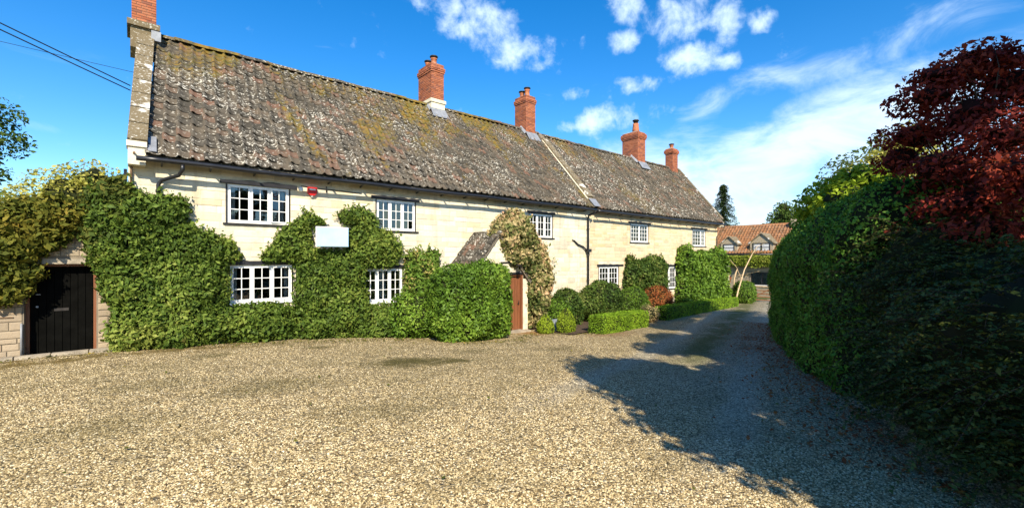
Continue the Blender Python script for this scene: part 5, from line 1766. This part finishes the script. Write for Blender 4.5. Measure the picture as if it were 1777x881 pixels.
# wisteria along the barn eaves
vt = empty('wisteria', (41.6, 17.6, float(G(41.6, 17.6)))); tag(vt, 'pale green wisteria trained along the barn wall under the eaves', 'climber')
b = MB(); b.tube(limb_pts((41.8, 17.4, BG), (41.8, 17.0, -.6), .06, 8), [.09, .08, .07, .07, .06, .06, .05, .05], 7)
b.tube(limb_pts((41.8, 17.0, -.6), (41.8, 13.7, -.3), .03, 8), .04, 6); b.tube(limb_pts((41.8, 17.0, -.6), (41.8, 20, -.3), .03, 8), .04, 6)
b.tube(limb_pts((41.8, 17.2, -1.6), (41.8, 15.2, -1.1), .05, 6), .03, 6); b.build('trunk', M['pale_wood'], vt)
P = np.stack([rng.uniform(41.3, 41.9, 9000), rng.uniform(13.4, 21, 9000), np.zeros(9000)], -1)
P[:, 2] = .25 - rng.beta(1.4, 2.4, 9000) * (1.1 + .6 * np.array([noise.noise(Vector((y_ * 1.2, 3, 0))) for y_ in P[:, 1]]))
v, f = leaves(P, np.tile([[-1, 0, .4]], (9000, 1)), .15, .5, .7, .7); fast_mesh('leaves', v, f, L['vine'], vt, rng.beta(2, 1.6, 9000))

# ------------------------------------------------------------------ right-hand side
base = [(8.6, 1.85), (9.5, 2.3), (11.9, 3.56), (16.0, 5.3), (20.3, 6.9)]
wd = 2.6
hp = []
for i, (x, y) in enumerate(base):
    a = base[max(i - 1, 0)]; c_ = base[min(i + 1, len(base) - 1)]
    d = Vector((c_[0] - a[0], c_[1] - a[1])).normalized()
    hp.append((x + d.y * wd / 2, y - d.x * wd / 2))
hedge_box('tall_hedge', 'tall dense dark green clipped hedge along the right of the drive, with a domed top', 'hedge', hp, wd, 3.25, 130000, .062, L['yew'], lump=.16, round_=.95, depth=.10, out=.05, step=.2, seed=21, hfun=lambda t: 1.10 - .04 * t)

# cotoneaster: long arching sprays in front of a dark mass
ct = empty('cotoneaster_bush', (6.6, -.1, float(G(6.6, -.1)))); tag(ct, 'huge dark wild bush with long arching sprays at the near right, under the copper tree', 'bush')
cblobs = [((8.1, .25, -1.2), (1.9, 1.15, 1.55)), ((6.6, -.35, -1.15), (1.6, 1.2, 1.45)), ((5.6, -1.2, -1.2), (1.5, 1.35, 1.4)), ((9.2, .7, -.6), (1.6, 1.2, 1.4)), ((7.2, .2, -1.7), (1.6, 1.0, .7)), ((5.9, -.65, -1.7), (1.2, 1.05, .6)), ((3.6, -2.6, -1.0), (1.6, 1.3, 1.5))]
vs, fs, off = [], [], 0
sp_P, sp_D = [], []
tw = MB()
for (c_, r_) in cblobs:
    V, F_ = blob_surface(c_, r_, 22, 14, .22, 1.1, c_[0])
    V[:, 2] = np.maximum(V[:, 2], G(V[:, 0], V[:, 1]) + .0)
    vs.append(np.array(c_) + (V - np.array(c_)) * .82); fs.append(F_ + off); off += len(V)
    Ps, Ns = tri_scatter(V, quads_to_tris(F_), 900)
    for p_, n_ in zip(Ps, Ns):
        if n_[2] < -.45: continue
        out_ = np.array([n_[0], n_[1], 0]); out_ /= (np.linalg.norm(out_) + 1e-6)
        side = np.array([-out_[1], out_[0], 0]) * rng.normal(0, .55)
        d0 = out_ * .55 + side + UPV * rng.uniform(.1, .6)
        d0 /= np.linalg.norm(d0)
        ln = rng.uniform(.35, .95)
        p0 = p_ - n_ * .22
        k_ = int(ln / .028)
        tt = np.linspace(0, ln, k_)
        C_ = p0 + d0 * tt[:, None] - UPV * (tt[:, None] ** 2) * rng.uniform(.55, 1.0)
        if C_[-1][2] < G(C_[-1][0], C_[-1][1]) + .02: continue
        T_ = norm(np.gradient(C_, axis=0))
        S_ = norm(np.cross(T_, UPV))
        for sgn in (-1, 1):
            sp_P.append(C_ + S_ * sgn * .022 + rng.normal(0, .006, C_.shape)); sp_D.append(S_ * sgn + T_ * .5)
        if rng.random() < .35:
            q_ = [tuple(C_[int(a)]) for a in np.linspace(0, k_ - 1, 5)]
            tw.tube(q_, [.006, .005, .004, .003, .002], 3, caps=False)
fast_mesh('stems_or_shade_core', np.concatenate(vs), np.concatenate(fs), L['core'], ct, rng.random(len(np.concatenate(fs))))  # solid lumps behind the sprays, painted dark as inner shade
tw.build('branches', M['bark'], ct)
P = np.concatenate(sp_P); Dd = np.concatenate(sp_D)
v, f = leaves(P, np.tile([[0, .2, 1.0]], (len(P), 1)), .040, .55, .5, .05, dirs=Dd * 2)
fast_mesh('leaves', v, f, L['coton'], ct, rng.random(len(P)))

# copper maple in flat layered sprays
mcl = []
for (x, y, z, a, h) in ((9.5, 1.15, 2.0, .75, .22), (9.3, .95, 2.45, .8, .22), (9.6, .6, 2.85, .75, .2), (9.9, .2, 2.92, .8, .2), (9.15, .85, 2.72, .6, .2), (9.45, .5, 3.0, .6, .18), (9.6, 1.35, 1.62, .55, .2), (9.3, .5, 2.1, .8, .28), (9.7, .1, 2.5, .9, .3),
                        (9.0, .75, 1.35, .75, .25), (9.0, .25, 1.7, .9, .3), (9.5, .9, 1.1, .75, .26), (8.8, .55, .75, .8, .26), (9.6, 1.3, .85, .7, .22), (8.5, .05, 1.1, .8, .3), (8.4, .35, .40, .75, .26), (9.3, 1.2, .45, .7, .22),
                        (10.4, -.4, 2.2, 1.2, .6), (10.3, .2, 1.4, 1.1, .5), (8.2, -.4, .9, 1.0, .4), (9.2, -.8, 3.0, .9, .4), (11.0, -.9, 3.5, 1.1, .5), (7.8, -1.0, 2.3, .75, .4)):  # last clumps here are added out of view to shade the drive
    mcl.append((x, y, z, a, a * .8, h))
tree('copper_maple', 'copper red leaved maple rising above the dark hedge at the right edge', 'tree', (9.6, -.1), 2.2, .075, mcl, 46000, .075, L['maple'], core='corered', coref=.38, aspect=.5)

# bright shrub behind the hedge, pale tree beyond
tree('laurel_tree', 'bright sunlit green shrub showing above the tall hedge', 'tree', (14.8, 3.3), 2.2, .12,
     [(12.8, 2.6, 1.25, .9, .9, .75), (14.0, 3.2, 1.35, 1.1, 1.0, .8), (15.4, 3.8, 1.0, 1.0, .9, .7), (17.4, 4.7, .35, .9, .9, .6), (13.4, 2.6, 1.8, .7, .7, .5)], 26000, .12, L['lime'], coref=.55)
tree('pale_tree', 'pale yellowish green tree between the copper maple and the bright shrub', 'tree', (19.5, 3.4), 3.2, .14,
     [(19.5, 3.4, 2.7, 2.0, 1.8, 1.2), (18.0, 3.0, 2.5, 1.3, 1.2, 1.0), (21.5, 4.0, 2.2, 1.5, 1.3, 1.0), (19.3, 2.6, 3.6, 1.2, 1.1, .9)], 13000, .13, L['pale'], coref=.3)
tree('garden_tree', 'dark green tree behind the orange barn roof, right', 'tree', (52, 16), 3.5, .25,
     [(52, 16.4, 3.9, 2.2, 2.0, 1.5), (51.0, 14.7, 3.6, 2.2, 2.0, 1.5), (49, 12.8, 3.4, 2.2, 2.0, 1.6), (53, 18.2, 3.0, 1.8, 1.6, 1.0), (52, 16.6, 5.2, 1.1, 1.0, .9)], 15000, .22, L['tree'], coref=.5)
# conifer: whorls of drooping branches
cf = empty('conifer', (52.3, 23.0, float(G(50, 23)))); tag(cf, 'dark drooping conifer behind the far gable of the house', 'tree')
cx_, cy_ = 52.3, 23.0; z0_ = float(G(50, 23)); ztop = 8.6
b = MB(); b.tube([(cx_, cy_, z0_), (cx_, cy_, 1), (cx_ + .05, cy_, ztop)], [.3, .2, .02], 8)
P, Dd = [], []
for k_ in range(34):
    zz = ztop - .15 - k_ * .27
    for q in range(7):
        a = rng.uniform(0, 6.28); ln = (.35 + .085 * k_ * 1.15) * rng.uniform(.7, 1.15)
        e_ = np.array([math.cos(a), math.sin(a), 0])
        tt = np.linspace(0, 1, 22)[:, None]
        C_ = np.array([cx_, cy_, zz]) + e_ * tt * ln + UPV * (.25 * tt - .55 * tt ** 2) * ln
        if q < 3: b.tube([tuple(C_[0]), tuple(C_[10]), tuple(C_[20])], [.03, .02, .008], 4)
        for _ in range(5):
            P.append(C_ + rng.normal(0, .07, C_.shape) - UPV * np.abs(rng.normal(0, .10, (22, 1)))); Dd.append(np.tile(e_, (22, 1)))
b.build('trunk', M['bark'], cf)
P = np.concatenate(P); v, f = leaves(P, np.tile([[0, 0, 1.0]], (len(P), 1)), .17, .3, .6, .4, dirs=np.concatenate(Dd)); fast_mesh('crown', v, f, L['conifer'], cf, rng.random(len(P)))
# treetops just showing over the ridges
tree('garden_tree', 'thin bare-looking treetop poking above the roof between two chimneys', 'tree', (21.5, 24.5), 8, .2, [(21.6, 24.5, 8.6, 1.1, .9, .9), (22.6, 24.7, 8.2, .9, .8, .7)], 420, .12, L['gold'], coref=0)
tree('garden_tree', 'dark treetop peeping over the ridge just right of the tallest chimney', 'tree', (39.0, 25.2), 7.5, .2, [(39.0, 25.2, 8.3, .8, .7, 1.3)], 2500, .16, L['conifer'], coref=.4)
# left
tree('garden_tree', 'leafy dark green tree reaching in from the left edge', 'tree', (-7.5, 27), 5.5, .25,
     [(-5.0, 28, 6.0, 1.6, 1.4, .9), (-4.6, 28, 4.9, 1.5, 1.3, .8), (-6.5, 27.5, 6.8, 1.8, 1.6, 1.2), (-7.0, 27, 5.0, 2.2, 1.8, 1.3), (-5.2, 28, 3.6, 1.4, 1.2, .7), (-7.5, 27.5, 3.2, 2.0, 1.6, 1.1)], 16000, .16, L['tree'], coref=.25)
tree('pale_tree', 'soft pale yellow-green tree behind the outbuilding wall', 'tree', (-1.3, 19.5), 2.5, .15,
     [(-1.6, 19.5, 1.9, 1.3, 1.0, 1.0), (-.4, 19.5, 1.8, 1.1, .9, .9), (-2.4, 19.3, 1.4, 1.1, .9, .8), (.3, 19.6, 1.6, .8, .7, .8), (-1.0, 19.5, 2.5, .9, .7, .7), (-.5, 19.4, .8, 1.6, .9, .9), (-2.2, 19.4, .6, 1.5, .9, .9)], 20000, .11, L['pale'], coref=.45)
tree('garden_tree', 'low dark green tree between the pale tree and the left edge', 'tree', (-4.2, 24), 2.2, .15,
     [(-4.0, 24, 1.5, 1.7, 1.2, 1.0), (-2.6, 24, 1.2, 1.4, 1.0, .8), (-5.5, 24, 1.3, 1.5, 1.1, .9)], 7000, .14, L['tree'], coref=.5)

# tall trees standing behind the drive's near hedge: they throw the shade that lies across the gravel
STR = [((3.0, -3.2), [(2.55, -3.1, 4.95, 1.15, 1.0, .85), (1.95, -3.1, 4.75, .7, .6, .55), (2.6, -3.0, 3.9, 1.35, 1.1, 1.0), (2.4, -3.0, 2.5, 1.3, 1.1, 1.1), (3.3, -3.3, 4.4, 1.2, 1.1, 1.0), (2.9, -3.0, 1.2, 1.3, 1.1, 1.1)], 'slender'),
       ((5.2, -3.6), [(4.0, -3.2, 3.1, 1.0, .8, .85), (5.2, -3.3, 3.3, .95, .8, .8), (4.8, -3.3, 1.9, 1.2, .9, .9)], 'low bushy'),
       ((6.0, -4.8), [(4.9, -4.4, 6.5, 1.0, .8, .65), (6.4, -4.5, 7.3, 1.1, .8, .65), (5.7, -4.6, 6.9, .9, .8, .6)], 'high-crowned'),
       ((9.5, -5.0), [(8.2, -4.6, 8.75, 1.1, .9, .6), (10.2, -4.6, 9.9, 1.1, .9, .7), (9.2, -4.7, 9.35, 1.0, .9, .6)], 'taller high-crowned'),
       ((13.0, -5.0), [(11.7, -4.6, 10.5, 1.3, .9, .8), (13.5, -4.6, 11.1, 1.3, .9, .8)], 'tallest')]
for ft, cl_, k_ in STR:
    tree('hedgerow_tree', k_ + ' green tree rising behind the hedge, to the right of the view', 'tree', ft, cl_[0][2] - G(ft[0], ft[1]) - 1.5, .18, cl_, 11000, .17, L['tree'], coref=.70, group='trees behind the right hand hedge')

shrub('round_bush', 'tall evergreen bush left of the view, whose shade falls at the foot of the outbuilding', 'bush', (-5.3, 7.8), (1.1, 1.2, 2.0), 6000, .12, L['laurel'], lump=.2, seed=15.)

# leaf litter: along the hedge foot, along the wall foot, a few strays
hx0 = np.array([b_[0] for b_ in base] + [5.4]); hy0 = np.array([b_[1] for b_ in base] + [.3]); o_ = np.argsort(hx0); hx0, hy0 = hx0[o_], hy0[o_]
litter('fallen_leaves', 3800, lambda n: rng.uniform(5.2, 20, n), lambda x, n: np.interp(x, hx0, hy0) + np.abs(rng.normal(0, .7, n)), L['rust'], .05)
litter('fallen_leaves', 1600, lambda n: rng.uniform(-2, 12, n), lambda x, n: np.interp(x, [-2, 0, 3, 6, 7, 8.6, 10, 12], [13, 12.9, 12.1, 11.7, 10.2, 9.9, 11, 9.5]) - np.abs(rng.normal(0, .35, n)), L['gold'], .045)
litter('fallen_leaves', 260, lambda n: rng.uniform(-2, 11, n), lambda x, n: rng.uniform(1.5, 11, n), L['gold'], .04)

# distant wooded hill
hx_ = np.linspace(-500, 500, 161); hy_ = np.linspace(0, 160, 33)
HX, HY = np.meshgrid(hx_, hy_)
HZ = -6 + 25 * np.sin(np.clip(HY / 160, 0, 1) * math.pi / 2) * (.75 + .25 * np.sin(HX * .011 + 1.0)) + np.array([[noise.fractal(Vector((a * .02, b * .02, 0)), .9, 2, 4) * 2.4 for a, b in zip(ra, rb)] for ra, rb in zip(HX, HY)])
ang = -math.atan2(.6515 + .7587 * .56, .7587 - .6515 * .56)
ca, sa = math.cos(ang), math.sin(ang)
WX = HX * ca - (HY + 190) * sa; WY = HX * sa + (HY + 190) * ca
V = np.stack([WX, WY, HZ], -1).reshape(-1, 3)
i = np.arange(len(V)).reshape(HX.shape)
m, T = new_mat('wooded_hill')
p = pos(T); n = T.noise(p, .25, 5, .7)
c = T.mix(T.step(n, .35, .65), (.10, .14, .085), (.21, .26, .13))
finish(T, c, 1, n, 1, .8, .05)
hill = fast_mesh('hills', V, np.stack([i[:-1, :-1], i[:-1, 1:], i[1:, 1:], i[1:, :-1]], -1).reshape(-1, 4), m, smooth=True)
tag(hill, kind='structure')
